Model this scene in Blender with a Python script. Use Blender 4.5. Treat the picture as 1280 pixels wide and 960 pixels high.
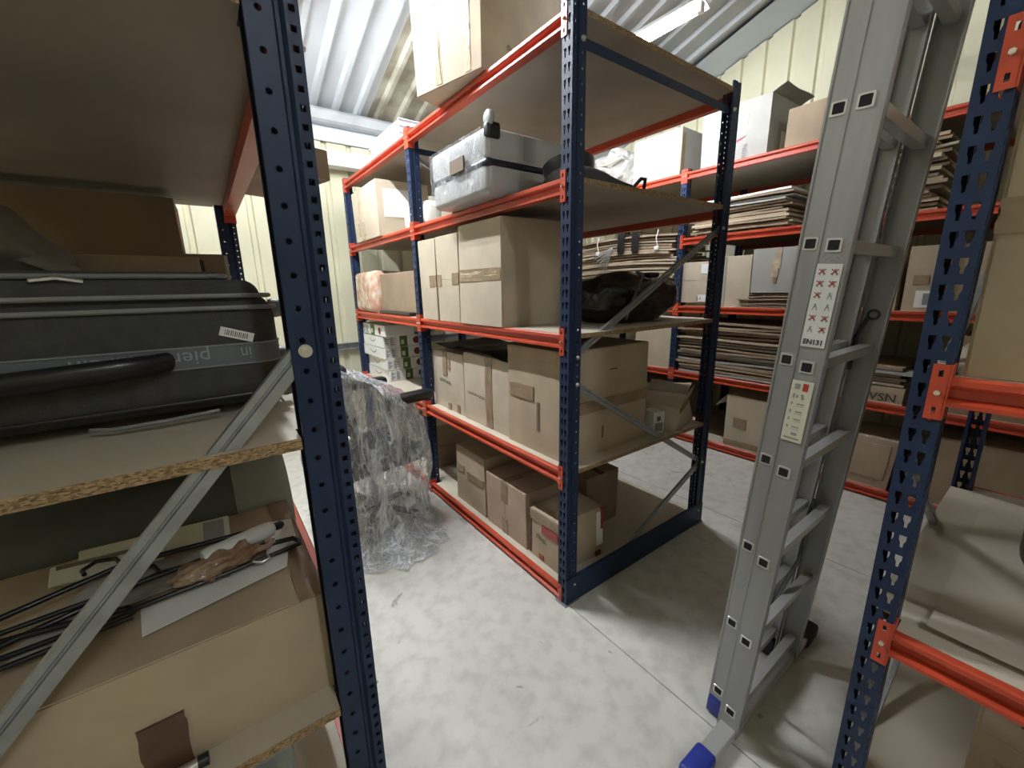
import bpy, bmesh, math, random
from mathutils import Vector, Matrix, noise
random.seed(7)
PI = math.pi
scene = bpy.context.scene
for o in list(bpy.data.objects):
    bpy.data.objects.remove(o)
COL = scene.collection

# ------------------------------------------------------------------ camera
CAM_LOC = Vector((-1.1907, -1.2260, 1.50))
YAW, PITCH, ROLL, FPX = 0.93984, 0.22885, -0.01943, 514.74
fw = Vector((math.cos(YAW) * math.cos(PITCH), math.sin(YAW) * math.cos(PITCH), -math.sin(PITCH)))
rt = Vector((math.sin(YAW), -math.cos(YAW), 0))
up = rt.cross(fw)
r2 = rt * math.cos(ROLL) + up * math.sin(ROLL)
u2 = -rt * math.sin(ROLL) + up * math.cos(ROLL)
cam = bpy.data.cameras.new('camera')
cam.sensor_fit = 'HORIZONTAL'
cam.sensor_width = 36.0
cam.lens = FPX / 1280.0 * 36.0
cam.clip_start = 0.02
cam_o = bpy.data.objects.new('camera', cam)
M = Matrix((( r2.x, u2.x, -fw.x, CAM_LOC.x), (r2.y, u2.y, -fw.y, CAM_LOC.y), (r2.z, u2.z, -fw.z, CAM_LOC.z), (0, 0, 0, 1)))
cam_o.matrix_world = M
COL.objects.link(cam_o)
scene.camera = cam_o

# ------------------------------------------------------------------ world, exposure
w = bpy.data.worlds.new('world')
w.use_nodes = True
w.node_tree.nodes['Background'].inputs[0].default_value = (0.9, 0.95, 1.0, 1)
w.node_tree.nodes['Background'].inputs[1].default_value = 0.02
scene.world = w
vs = scene.view_settings
vs.view_transform = 'Standard'
vs.look = 'None'
vs.gamma = 1.0
vs.use_curve_mapping = False
vs.exposure = 0.70
TUBE_POWER = 165.0          # radiance of the fluorescent tubes
TUBE_AISLE = 2.6           # fresh tube over the main aisle
TUBE_FILL = 0.95           # weaker fill tube, added unseen behind the camera

# ------------------------------------------------------------------ materials
MATS = {}
def nodes_of(m):
    m.use_nodes = True
    nt = m.node_tree
    return nt, nt.nodes['Principled BSDF']

def mat(name, col, rough=0.6, metal=0.0, var=0.0, scale=8.0, bump=0.0, bscale=60.0, spec=0.5, stretch=(1, 1, 1), col2=None, lo=0.35, hi=0.65):
    m = bpy.data.materials.new(name)
    nt, b = nodes_of(m)
    b.inputs['Base Color'].default_value = (*col, 1)
    b.inputs['Roughness'].default_value = rough
    b.inputs['Metallic'].default_value = metal
    b.inputs['Specular IOR Level'].default_value = spec
    if var > 0 or bump > 0 or col2:
        tc = nt.nodes.new('ShaderNodeTexCoord')
        mp = nt.nodes.new('ShaderNodeMapping')
        mp.inputs['Scale'].default_value = stretch
        nt.links.new(tc.outputs['Object'], mp.inputs['Vector'])
    if var > 0 or col2:
        n = nt.nodes.new('ShaderNodeTexNoise')
        n.inputs['Scale'].default_value = scale
        n.inputs['Detail'].default_value = 6
        nt.links.new(mp.outputs[0], n.inputs['Vector'])
        r = nt.nodes.new('ShaderNodeValToRGB')
        r.color_ramp.elements[0].position = lo
        r.color_ramp.elements[1].position = hi
        c1 = col2 if col2 else tuple(max(0, c * (1 - var)) for c in col)
        c2 = col if col2 else tuple(min(1, c * (1 + var)) for c in col)
        r.color_ramp.elements[0].color = (*c1, 1)
        r.color_ramp.elements[1].color = (*c2, 1)
        nt.links.new(n.outputs['Fac'], r.inputs[0])
        nt.links.new(r.outputs[0], b.inputs['Base Color'])
    if bump > 0:
        n2 = nt.nodes.new('ShaderNodeTexNoise')
        n2.inputs['Scale'].default_value = bscale
        n2.inputs['Detail'].default_value = 4
        nt.links.new(mp.outputs[0], n2.inputs['Vector'])
        bp = nt.nodes.new('ShaderNodeBump')
        bp.inputs['Strength'].default_value = bump
        bp.inputs['Distance'].default_value = 0.01
        nt.links.new(n2.outputs['Fac'], bp.inputs['Height'])
        nt.links.new(bp.outputs[0], b.inputs['Normal'])
    MATS[name] = m
    return m

mat('kraft', (0.42, 0.335, 0.235), 0.75, var=0.10, scale=5, bump=0.08, bscale=30)
mat('kraft_light', (0.50, 0.425, 0.32), 0.75, var=0.08, scale=5, bump=0.08, bscale=30)
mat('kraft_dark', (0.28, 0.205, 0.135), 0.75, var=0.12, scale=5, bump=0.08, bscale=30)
mat('kraft_pink', (0.40, 0.30, 0.225), 0.7, var=0.10, scale=5, bump=0.08, bscale=30)
mat('kraft_white', (0.34, 0.33, 0.305), 0.7, var=0.06, scale=5, bump=0.05, bscale=30)
mat('kraft_inside', (0.24, 0.16, 0.09), 0.8, var=0.1, scale=6)
mat('tape_brown', (0.28, 0.20, 0.13), 0.22, var=0.12, scale=14, bump=0.15, bscale=25)
mat('tape_dark', (0.11, 0.055, 0.035), 0.25, var=0.1, scale=14, bump=0.1, bscale=25)
mat('tape_clear', (0.48, 0.38, 0.27), 0.12, var=0.15, scale=20, bump=0.5, bscale=40)
mat('tape_red', (0.30, 0.035, 0.03), 0.3, var=0.1, scale=20)
mat('white_paper', (0.78, 0.78, 0.76), 0.6, var=0.04, scale=10)
mat('grey_paper', (0.40, 0.40, 0.38), 0.6, var=0.15, scale=12)
mat('ink', (0.03, 0.028, 0.026), 0.6)
mat('ink_soft', (0.16, 0.115, 0.08), 0.7)
mat('ink_grey', (0.25, 0.25, 0.25), 0.7)
mat('print_green', (0.07, 0.14, 0.025), 0.5)
mat('print_red', (0.20, 0.03, 0.03), 0.5)
mat('upright_blue', (0.016, 0.028, 0.066), 0.45, var=0.08, scale=12, bump=0.02, bscale=80, spec=0.22)
mat('beam_red', (0.47, 0.060, 0.026), 0.35, var=0.10, scale=9, bump=0.02, bscale=70)
mat('zinc', (0.36, 0.38, 0.40), 0.42, metal=0.75, var=0.12, scale=25)
mat('bolt', (0.75, 0.74, 0.70), 0.28, metal=0.9)
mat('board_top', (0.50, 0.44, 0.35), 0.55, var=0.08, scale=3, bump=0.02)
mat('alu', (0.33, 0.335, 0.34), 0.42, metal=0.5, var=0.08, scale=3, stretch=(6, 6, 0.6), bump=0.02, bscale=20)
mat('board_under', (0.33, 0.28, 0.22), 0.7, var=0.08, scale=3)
mat('alu_bright', (0.62, 0.62, 0.61), 0.3, metal=0.6)
mat('hole_black', (0.004, 0.004, 0.004), 0.9)
mat('rubber', (0.012, 0.012, 0.013), 0.6)
mat('cap_blue', (0.02, 0.035, 0.26), 0.35)
mat('fabric_black', (0.040, 0.040, 0.038), 0.85, var=0.15, scale=40, bump=0.25, bscale=350)
mat('fabric_chair', (0.017, 0.018, 0.021), 0.9, var=0.2, scale=60, bump=0.2, bscale=250)
mat('piping_grey', (0.18, 0.185, 0.185), 0.5)
mat('band_grey', (0.11, 0.125, 0.14), 0.45, var=0.1, scale=20)
mat('logo_grey', (0.28, 0.31, 0.34), 0.4)
mat('plastic_black', (0.008, 0.008, 0.009), 0.35)
mat('plastic_grey', (0.40, 0.41, 0.42), 0.35)
mat('shell_silver', (0.46, 0.46, 0.46), 0.38, metal=0.15, var=0.05, scale=4)
mat('shell_navy', (0.012, 0.014, 0.028), 0.3)
mat('cream_wall', (0.60, 0.57, 0.415), 0.5, var=0.06, scale=2.5)
mat('cream_dark', (0.55, 0.51, 0.34), 0.5, var=0.06, scale=2.5)
mat('roof_sheet', (0.50, 0.53, 0.56), 0.45, var=0.08, scale=2)
mat('roof_old', (0.45, 0.43, 0.35), 0.5, col2=(0.22, 0.20, 0.15), scale=4, lo=0.38, hi=0.62)
mat('flashing', (0.55, 0.61, 0.67), 0.4, var=0.04, scale=2)
mat('purlin', (0.44, 0.46, 0.48), 0.4, metal=0.3, var=0.12, scale=6)
mat('lamp_white', (0.80, 0.80, 0.80), 0.4)
mat('roll_grey', (0.10, 0.115, 0.10), 0.5, var=0.1, scale=6)
mat('roll_wrap', (0.34, 0.38, 0.34), 0.45, var=0.08, scale=8)
mat('bag_grey', (0.17, 0.155, 0.125), 0.6, var=0.15, scale=6, bump=0.3, bscale=12)
mat('leather_brown', (0.04, 0.018, 0.010), 0.35, var=0.2, scale=10)
mat('bubble_pink', (0.50, 0.28, 0.19), 0.25, col2=(0.66, 0.55, 0.45), scale=14, lo=0.4, hi=0.6, bump=0.6, bscale=35)
mat('brown_wrap', (0.20, 0.11, 0.06), 0.15, col2=(0.34, 0.24, 0.17), scale=25, bump=0.8, bscale=40)
mat('milk_plastic', (0.62, 0.63, 0.60), 0.3)
mat('sticker_cream', (0.60, 0.58, 0.46), 0.45)
mat('sticker_white', (0.62, 0.62, 0.60), 0.45)
mat('sticker_red', (0.42, 0.04, 0.03), 0.45)
mat('lilac_tray', (0.55, 0.55, 0.66), 0.4)
mat('swoosh_red', (0.55, 0.02, 0.05), 0.5)
mat('bin_bag', (0.008, 0.008, 0.008), 0.22, bump=0.8, bscale=14)

# chipboard edge
m = bpy.data.materials.new('chip_edge'); MATS['chip_edge'] = m
nt, b = nodes_of(m)
tc = nt.nodes.new('ShaderNodeTexCoord'); mp = nt.nodes.new('ShaderNodeMapping'); mp.inputs['Scale'].default_value = (1, 1, 2.6)
vo = nt.nodes.new('ShaderNodeTexVoronoi'); vo.inputs['Scale'].default_value = 170
nz = nt.nodes.new('ShaderNodeTexNoise'); nz.inputs['Scale'].default_value = 120; nz.inputs['Detail'].default_value = 4
rp = nt.nodes.new('ShaderNodeValToRGB')
rp.color_ramp.elements[0].color = (0.13, 0.08, 0.035, 1); rp.color_ramp.elements[1].color = (0.44, 0.30, 0.16, 1)
rp.color_ramp.elements[0].position = 0.25; rp.color_ramp.elements[1].position = 0.75
mx = nt.nodes.new('ShaderNodeMix'); mx.data_type = 'FLOAT'; mx.inputs[0].default_value = 0.5
nt.links.new(tc.outputs['Object'], mp.inputs[0]); nt.links.new(mp.outputs[0], vo.inputs['Vector']); nt.links.new(mp.outputs[0], nz.inputs['Vector'])
sep = nt.nodes.new('ShaderNodeSeparateColor'); nt.links.new(vo.outputs['Color'], sep.inputs[0])
nt.links.new(sep.outputs[0], mx.inputs[2]); nt.links.new(nz.outputs['Fac'], mx.inputs[3])
nt.links.new(mx.outputs[0], rp.inputs[0]); nt.links.new(rp.outputs[0], b.inputs['Base Color'])
bp = nt.nodes.new('ShaderNodeBump'); bp.inputs['Strength'].default_value = 0.7; bp.inputs['Distance'].default_value = 0.003
nt.links.new(mx.outputs[0], bp.inputs['Height']); nt.links.new(bp.outputs[0], b.inputs['Normal'])
b.inputs['Roughness'].default_value = 0.8

# concrete floor: painted, worn, stained
m = bpy.data.materials.new('concrete'); MATS['concrete'] = m
nt, b = nodes_of(m)
tc = nt.nodes.new('ShaderNodeTexCoord')
n1 = nt.nodes.new('ShaderNodeTexNoise'); n1.inputs['Scale'].default_value = 1.4; n1.inputs['Detail'].default_value = 8
n2 = nt.nodes.new('ShaderNodeTexNoise'); n2.inputs['Scale'].default_value = 14; n2.inputs['Detail'].default_value = 8
n3 = nt.nodes.new('ShaderNodeTexNoise'); n3.inputs['Scale'].default_value = 6; n3.inputs['Detail'].default_value = 3; n3.inputs['Distortion'].default_value = 1.5
for n in (n1, n2, n3): nt.links.new(tc.outputs['Object'], n.inputs['Vector'])
ra = nt.nodes.new('ShaderNodeValToRGB')
ra.color_ramp.elements[0].position = 0.35; ra.color_ramp.elements[0].color = (0.55, 0.53, 0.475, 1)
ra.color_ramp.elements[1].position = 0.65; ra.color_ramp.elements[1].color = (0.66, 0.64, 0.585, 1)
rb = nt.nodes.new('ShaderNodeValToRGB')
rb.color_ramp.elements[0].position = 0.30; rb.color_ramp.elements[0].color = (0.80, 0.80, 0.80, 1)
rb.color_ramp.elements[1].position = 0.55; rb.color_ramp.elements[1].color = (1, 1, 1, 1)
rc = nt.nodes.new('ShaderNodeValToRGB')
rc.color_ramp.elements[0].position = 0.27; rc.color_ramp.elements[0].color = (0.45, 0.44, 0.42, 1)
rc.color_ramp.elements[1].position = 0.31; rc.color_ramp.elements[1].color = (1, 1, 1, 1)
nt.links.new(n1.outputs['Fac'], ra.inputs[0]); nt.links.new(n2.outputs['Fac'], rb.inputs[0]); nt.links.new(n3.outputs['Fac'], rc.inputs[0])
ma = nt.nodes.new('ShaderNodeMix'); ma.data_type = 'RGBA'; ma.blend_type = 'MULTIPLY'; ma.inputs[0].default_value = 1
mb_ = nt.nodes.new('ShaderNodeMix'); mb_.data_type = 'RGBA'; mb_.blend_type = 'MULTIPLY'; mb_.inputs[0].default_value = 0.8
nt.links.new(ra.outputs[0], ma.inputs[6]); nt.links.new(rb.outputs[0], ma.inputs[7])
nt.links.new(ma.outputs[2], mb_.inputs[6]); nt.links.new(rc.outputs[0], mb_.inputs[7])
nt.links.new(mb_.outputs[2], b.inputs['Base Color'])
b.inputs['Roughness'].default_value = 0.40
b.inputs['Specular IOR Level'].default_value = 0.6
bp = nt.nodes.new('ShaderNodeBump'); bp.inputs['Strength'].default_value = 0.12; bp.inputs['Distance'].default_value = 0.004
nt.links.new(n2.outputs['Fac'], bp.inputs['Height']); nt.links.new(bp.outputs[0], b.inputs['Normal'])

def plastic(name, tint, lo, hi, scale, rough=0.16):
    """crinkled clear film: mostly clear, whitish along its creases"""
    m = bpy.data.materials.new(name); MATS[name] = m
    nt, b = nodes_of(m)
    b.inputs['Base Color'].default_value = (*tint, 1)
    b.inputs['Roughness'].default_value = rough
    b.inputs['Specular IOR Level'].default_value = 1.0
    tr = nt.nodes.new('ShaderNodeBsdfTransparent')
    mix = nt.nodes.new('ShaderNodeMixShader')
    tc = nt.nodes.new('ShaderNodeTexCoord')
    mp = nt.nodes.new('ShaderNodeMapping'); mp.inputs['Scale'].default_value = (1, 1, 0.35)
    nt.links.new(tc.outputs['Object'], mp.inputs[0])
    def ridge(sc, width, dist):
        n = nt.nodes.new('ShaderNodeTexNoise'); n.inputs['Scale'].default_value = sc; n.inputs['Detail'].default_value = 3; n.inputs['Distortion'].default_value = dist
        nt.links.new(mp.outputs[0], n.inputs['Vector'])
        a = nt.nodes.new('ShaderNodeMath'); a.operation = 'SUBTRACT'; a.inputs[1].default_value = 0.5
        nt.links.new(n.outputs['Fac'], a.inputs[0])
        c = nt.nodes.new('ShaderNodeMath'); c.operation = 'ABSOLUTE'; nt.links.new(a.outputs[0], c.inputs[0])
        r = nt.nodes.new('ShaderNodeMapRange'); r.inputs[1].default_value = 0.0; r.inputs[2].default_value = width; r.inputs[3].default_value = 1.0; r.inputs[4].default_value = 0.0
        nt.links.new(c.outputs[0], r.inputs[0])
        return r
    r1 = ridge(scale, 0.07, 1.2); r2_ = ridge(scale * 3.1, 0.05, 0.8)
    mx = nt.nodes.new('ShaderNodeMath'); mx.operation = 'MAXIMUM'
    nt.links.new(r1.outputs[0], mx.inputs[0]); nt.links.new(r2_.outputs[0], mx.inputs[1])
    r = nt.nodes.new('ShaderNodeMapRange'); r.inputs[1].default_value = 0; r.inputs[2].default_value = 1; r.inputs[3].default_value = lo; r.inputs[4].default_value = hi
    nt.links.new(mx.outputs[0], r.inputs[0])
    nt.links.new(r.outputs[0], mix.inputs[0])
    nt.links.new(tr.outputs[0], mix.inputs[1]); nt.links.new(b.outputs[0], mix.inputs[2])
    bp = nt.nodes.new('ShaderNodeBump'); bp.inputs['Strength'].default_value = 1.0; bp.inputs['Distance'].default_value = 0.012
    nt.links.new(mx.outputs[0], bp.inputs['Height']); nt.links.new(bp.outputs[0], b.inputs['Normal'])
    nt.links.new(mix.outputs[0], nt.nodes['Material Output'].inputs['Surface'])
plastic('film', (0.90, 0.93, 0.97), 0.24, 0.80, 9)
plastic('film_thin', (0.80, 0.82, 0.88), 0.10, 0.42, 14)

for nm, pw in (('tube_glow', TUBE_POWER), ('tube_strong', TUBE_POWER * TUBE_AISLE), ('tube_fill', TUBE_POWER * TUBE_FILL)):
    m = bpy.data.materials.new(nm); MATS[nm] = m
    nt, b = nodes_of(m)
    em = nt.nodes.new('ShaderNodeEmission'); em.inputs[0].default_value = (0.93, 0.98, 1.03, 1); em.inputs[1].default_value = pw
    nt.links.new(em.outputs[0], nt.nodes['Material Output'].inputs['Surface'])

# ------------------------------------------------------------------ mesh helpers
class MB:
    def __init__(s):
        s.v = []; s.f = []; s.m = []
    def add(s, vs, fs, m=0):
        o = len(s.v); s.v += [tuple(p) for p in vs]
        for f in fs:
            s.f.append([i + o for i in f]); s.m.append(m)
    def box(s, x0, y0, z0, x1, y1, z1, m=0):
        s.add([(x0, y0, z0), (x1, y0, z0), (x1, y1, z0), (x0, y1, z0), (x0, y0, z1), (x1, y0, z1), (x1, y1, z1), (x0, y1, z1)],
              [(0, 3, 2, 1), (4, 5, 6, 7), (0, 1, 5, 4), (1, 2, 6, 5), (2, 3, 7, 6), (3, 0, 4, 7)], m)
    def prism(s, poly, fn, a0, a1, m=0):
        n = len(poly)
        s.add([fn(p, a0) for p in poly] + [fn(p, a1) for p in poly],
              [tuple(range(n))[::-1], tuple(range(n, 2 * n))] + [(i, (i + 1) % n, n + (i + 1) % n, n + i) for i in range(n)], m)
    def cyl(s, p0, p1, r0, r1=None, n=12, m=0, caps=True):
        r1 = r0 if r1 is None else r1
        p0 = Vector(p0); p1 = Vector(p1); d = (p1 - p0).normalized()
        a = d.orthogonal().normalized(); c = d.cross(a)
        vs = []
        for p, r in ((p0, r0), (p1, r1)):
            for i in range(n):
                t = 2 * PI * i / n
                vs.append(p + a * (r * math.cos(t)) + c * (r * math.sin(t)))
        fs = [(i, (i + 1) % n, n + (i + 1) % n, n + i) for i in range(n)]
        if caps: fs += [tuple(range(n))[::-1], tuple(range(n, 2 * n))]
        s.add(vs, fs, m)
    def tube(s, pts, r, n=8, m=0, flat=1.0):
        pts = [Vector(p) for p in pts]
        vs = []; fs = []
        prev = None
        for k, p in enumerate(pts):
            d = (pts[min(k + 1, len(pts) - 1)] - pts[max(k - 1, 0)]).normalized()
            if prev is None:
                a = d.orthogonal().normalized()
            else:
                a = (prev - d * prev.dot(d))
                a = a.normalized() if a.length > 1e-6 else d.orthogonal().normalized()
            prev = a
            c = d.cross(a)
            for i in range(n):
                t = 2 * PI * i / n
                vs.append(p + a * (r * math.cos(t)) + c * (r * flat * math.sin(t)))
        for k in range(len(pts) - 1):
            for i in range(n):
                fs.append((k * n + i, k * n + (i + 1) % n, (k + 1) * n + (i + 1) % n, (k + 1) * n + i))
        fs += [tuple(range(n))[::-1], tuple((len(pts) - 1) * n + i for i in range(n))]
        s.add(vs, fs, m)
    def lathe(s, prof, c, axis='z', n=24, m=0):
        vs = []; fs = []
        for (r, h) in prof:
            for i in range(n):
                t = 2 * PI * i / n
                q = (r * math.cos(t), r * math.sin(t), h)
                if axis == 'x': q = (q[2], q[0], q[1])
                if axis == 'y': q = (q[0], q[2], q[1])
                vs.append((c[0] + q[0], c[1] + q[1], c[2] + q[2]))
        for k in range(len(prof) - 1):
            for i in range(n):
                fs.append((k * n + i, k * n + (i + 1) % n, (k + 1) * n + (i + 1) % n, (k + 1) * n + i))
        fs += [tuple(range(n))[::-1], tuple((len(prof) - 1) * n + i for i in range(n))]
        s.add(vs, fs, m)
    def rbox(s, x0, y0, z0, x1, y1, z1, r, m=0, seg=3):
        """rounded box through a bmesh bevel"""
        bm = bmesh.new()
        bmesh.ops.create_cube(bm, size=1.0)
        for v in bm.verts:
            v.co = Vector(((x0 + x1) / 2 + v.co.x * (x1 - x0), (y0 + y1) / 2 + v.co.y * (y1 - y0), (z0 + z1) / 2 + v.co.z * (z1 - z0)))
        bmesh.ops.bevel(bm, geom=list(bm.edges) + list(bm.verts), offset=r, segments=seg, affect='EDGES', profile=0.5)
        bm.verts.ensure_lookup_table()
        for i, v in enumerate(bm.verts): v.index = i
        s.add([v.co.copy() for v in bm.verts], [[v.index for v in f.verts] for f in bm.faces], m)
        bm.free()
    def mesh(s, name, mats, smooth=None):
        me = bpy.data.meshes.new(name)
        me.from_pydata(s.v, [], s.f)
        for mm in mats: me.materials.append(MATS[mm])
        me.polygons.foreach_set('material_index', s.m)
        if smooth:
            me.polygons.foreach_set('use_smooth', [True] * len(s.f))
            me.set_sharp_from_angle(angle=math.radians(smooth))
        me.update()
        return me
    def build(s, name, mats, parent=None, smooth=None, loc=(0, 0, 0), rot=(0, 0, 0)):
        if isinstance(mats, str): mats = [mats]
        return link(name, s.mesh(name, mats, smooth), parent, loc, rot)

def link(name, me, parent=None, loc=(0, 0, 0), rot=(0, 0, 0)):
    o = bpy.data.objects.new(name, me)
    COL.objects.link(o)
    o.location = loc; o.rotation_euler = rot
    if parent: o.parent = parent
    return o

def tag(o, label, cat, group=None):
    o['label'] = label; o['category'] = cat
    if group: o['group'] = group
    return o
def thing(name, label, cat, loc=(0, 0, 0), rot=(0, 0, 0), group=None):
    return tag(link(name, None, None, loc, rot), label, cat, group)
def struct(o):
    o['kind'] = 'structure'
    return o

_text_cache = {}
def text_mesh(s, size, bold=0.0):
    k = (s, size, bold)
    if k not in _text_cache:
        cu = bpy.data.curves.new('t', 'FONT'); cu.body = s; cu.size = size; cu.align_x = 'CENTER'; cu.align_y = 'CENTER'
        cu.resolution_u = 2; cu.offset = bold
        ob = bpy.data.objects.new('t', cu); COL.objects.link(ob)
        bpy.context.view_layer.update()
        me = bpy.data.meshes.new_from_object(ob.evaluated_get(bpy.context.evaluated_depsgraph_get()))
        _text_cache[k] = ([tuple(v.co) for v in me.vertices], [tuple(p.vertices) for p in me.polygons])
        bpy.data.objects.remove(ob); bpy.data.curves.remove(cu); bpy.data.meshes.remove(me)
    return _text_cache[k]

ORD = ['lowest'] + [w + ' from bottom' for w in 'second third fourth fifth sixth seventh eighth ninth tenth eleventh twelfth thirteenth fourteenth fifteenth sixteenth seventeenth eighteenth nineteenth twentieth'.split()] + ['twenty-' + w + ' from bottom' for w in 'first second third fourth fifth sixth seventh eighth'.split()]
# ------------------------------------------------------------------ room shell
RX0, RX1, RY0, RY1 = -3.6, 3.68, -4.6, 3.34
def roof_z(y): return 3.67 - 0.31 * (y - 1.68)

fl = MB(); fl.box(RX0, RY0, -0.12, RX1, RY1, -0.012)
fl = struct(fl.build('floor', 'concrete'))
for x0, x1 in ((RX0, 0.0135), (0.0175, 1.388), (1.392, RX1)):
    b = MB()
    ny = 2
    ys = [RY0, -2.2, RY1]
    for k in range(ny):
        b = MB(); b.box(x0, ys[k] + 0.002, -0.02, x1, ys[k + 1] - 0.002, 0.0)
        b.build('floor_slab', 'concrete', fl)

def rib_profile(L, period, rib, depth, taper):
    """list of (u, d) along a ribbed sheet of width L, d = depth of the rib"""
    pts = [(0, 0)]
    n = max(1, int(round(L / period))); p = L / n
    for i in range(n):
        c = (i + 0.5) * p
        pts += [(c - rib / 2 - taper, 0), (c - rib / 2, depth), (c + rib / 2, depth), (c + rib / 2 + taper, 0)]
    pts.append((L, 0))
    return pts
def ribbed(prof, fn, v0, v1, thick=0.0):
    b = MB()
    vs = []
    for (u, d) in prof: vs += [fn(u, v0(u) if callable(v0) else v0, d), fn(u, v1(u) if callable(v1) else v1, d)]
    fs = [(2 * i, 2 * i + 2, 2 * i + 3, 2 * i + 1) for i in range(len(prof) - 1)]
    b.add(vs, fs)
    return b

# end wall (far end of the aisle), facing -y
b = MB(); b.add([(RX0, RY1 + 0.06, 0), (RX1, RY1 + 0.06, 0), (RX1, RY1 + 0.06, 3.2), (RX0, RY1 + 0.06, 3.2)], [(0, 1, 2, 3)])
wall = struct(b.build('wall_back', 'cream_dark'))
x = RX0
while x < RX1 - 0.01:
    L = min(0.92, RX1 - x)
    ribbed(rib_profile(L, 0.23, 0.035, 0.028, 0.012), lambda u, v, d, x=x: (x + u, RY1 + d, v), 0.0, 3.16).build('wall_panel', 'cream_wall', wall)
    x += L
# right wall, facing -x, follows the roof slope
b = MB(); b.add([(RX1 + 0.06, RY0, 0), (RX1 + 0.06, RY1 + .06, 0), (RX1 + 0.06, RY1 + .06, roof_z(RY1 + .06)), (RX1 + 0.06, RY0, roof_z(RY0))], [(0, 1, 2, 3)])
wall = struct(b.build('wall_right', 'cream_dark'))
y = RY0
while y < RY1 - 0.01:
    L = min(0.92, RY1 - y)
    ribbed(rib_profile(L, 0.23, 0.035, 0.028, 0.012), lambda u, v, d, y=y: (RX1 + d, y + u, v), 0.0, lambda u, y=y: roof_z(y + u) - 0.02).build('wall_panel', 'cream_wall', wall)
    y += L
# walls behind and left of the camera
for nm, q in (('wall_left', [(RX0, RY0, 0), (RX0, RY1, 0), (RX0, RY1, roof_z(RY1)), (RX0, RY0, roof_z(RY0))]),
              ('wall_front', [(RX0, RY0, 0), (RX1, RY0, 0), (RX1, RY0, roof_z(RY0)), (RX0, RY0, roof_z(RY0))])):
    b = MB(); b.add(q, [(0, 1, 2, 3)]); struct(b.build(nm, 'cream_dark'))
# roof: ribbed sheets running down the slope
b = MB(); b.add([(RX0, RY0, roof_z(RY0) + .09), (RX1 + .06, RY0, roof_z(RY0) + .09), (RX1 + .06, RY1 + .06, roof_z(RY1 + .06) + .09), (RX0, RY1 + .06, roof_z(RY1 + .06) + .09)], [(0, 1, 2, 3)])
roof = struct(b.build('ceiling', 'roof_sheet'))
x = RX0; k = 0
while x < 3.28 - 0.01:
    L = min(0.8, 3.28 - x)
    old = 0.1 < x + L / 2 < 1.0
    ribbed(rib_profile(L, 0.2, 0.035, -0.035, 0.02), lambda u, v, d, x=x: (x + u, v, roof_z(v) + 0.03 + d), RY0, RY1 + .05).build('roof_sheet', 'roof_old' if old else 'roof_sheet', roof)
    x += L
b = MB(); b.add([(3.28, RY0, roof_z(RY0) + 0.0), (RX1 + .03, RY0, roof_z(RY0) - .01), (RX1 + .03, RY1, roof_z(RY1) - .01), (3.28, RY1, roof_z(RY1) + 0.0)], [(0, 1, 2, 3)])
b.build('roof_flashing', 'flashing', roof)
# purlins
def purlin(name, y, z, h, x0, x1, matn):
    p = [(0, 0), (0.075, 0), (0.075, 0.022), (0.070, 0.022), (0.070, 0.005), (0.006, 0.005), (0.006, h), (0.075, h), (0.075, h + .006), (0, h + .006)]
    b = MB(); b.prism(p, lambda q, a: (a, y + q[0], z + q[1]), x0, x1)
    return struct(b.build(name, matn))
purlin('trim_1', 1.58, 3.50, 0.14, RX0, RX1 - .12, 'purlin')
purlin('trim_2', -0.35, 4.08, 0.14, RX0, RX1 - .12, 'purlin')
purlin('trim_3', -2.25, 4.66, 0.14, RX0, RX1 - .12, 'purlin')
b = MB()
b.prism([(0, 0), (0.02, -0.02), (0.12, -0.02), (0.12, 0.10), (0.02, 0.10), (0, 0.075)], lambda q, a: (a, RY1 - .14 + q[0], 3.05 + q[1]), RX0, RX1 - .01)
struct(b.build('trim_4', 'purlin'))
b = MB(); b.box(RX0, RY1 - .03, 2.90, RX1 - .01, RY1 - .012, 3.03); struct(b.build('trim_5', 'flashing'))
b = MB(); b.prism([(0, 0), (.05, 0), (.05, .07), (0, .07), (0, .064), (.044, .064), (.044, .006), (0, .006)], lambda q, a: (a, RY1 - .06 + q[0], .90 + q[1]), RX0, RX1 - .02); struct(b.build('trim_6', 'zinc'))

# ------------------------------------------------------------------ lamps
def lamp(name, label, x, y0, y1, z, group, glow='tube_glow'):
    t = thing(name, label, 'lamp', (x, (y0 + y1) / 2, z), group=group)
    h = (y1 - y0) / 2
    b = MB(); b.prism([(-.075, .022), (-.03, .07), (.03, .07), (.075, .022), (.070, .022), (.028, .045), (-.028, .045), (-.070, .022)], lambda q, a: (q[0], a, q[1]), -h, h); b.build('housing', 'lamp_white', t)
    b = MB(); b.cyl((0, -h + .03, 0), (0, h - .03, 0), .016, n=14); b.build('tube', glow, t, smooth=40)
    for s in (-1, 1):
        b = MB(); b.box(-.018, s * h - (.03 if s > 0 else 0), -.02, .018, s * h + (.03 if s < 0 else 0), .036); b.build('end_cap', 'lamp_white', t)
        yy = s * (h - .12); top = roof_z((y0 + y1) / 2 + yy) - z
        b = MB(); b.cyl((0, yy, .07), (0, yy, top), .002, n=6); b.build('hanging_wire', 'zinc', t)
lamp('tube_lamp', 'lit fluorescent tube lamp hanging by wires between centre and wall shelving', 1.48, 0.42, 1.95, 3.11, 'fluorescent tube lamps')
lamp('tube_lamp', 'lit fluorescent tube lamp hanging above the aisle beside the wrapped chair', -0.78, 0.80, 2.24, 3.24, 'fluorescent tube lamps', 'tube_strong')
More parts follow.
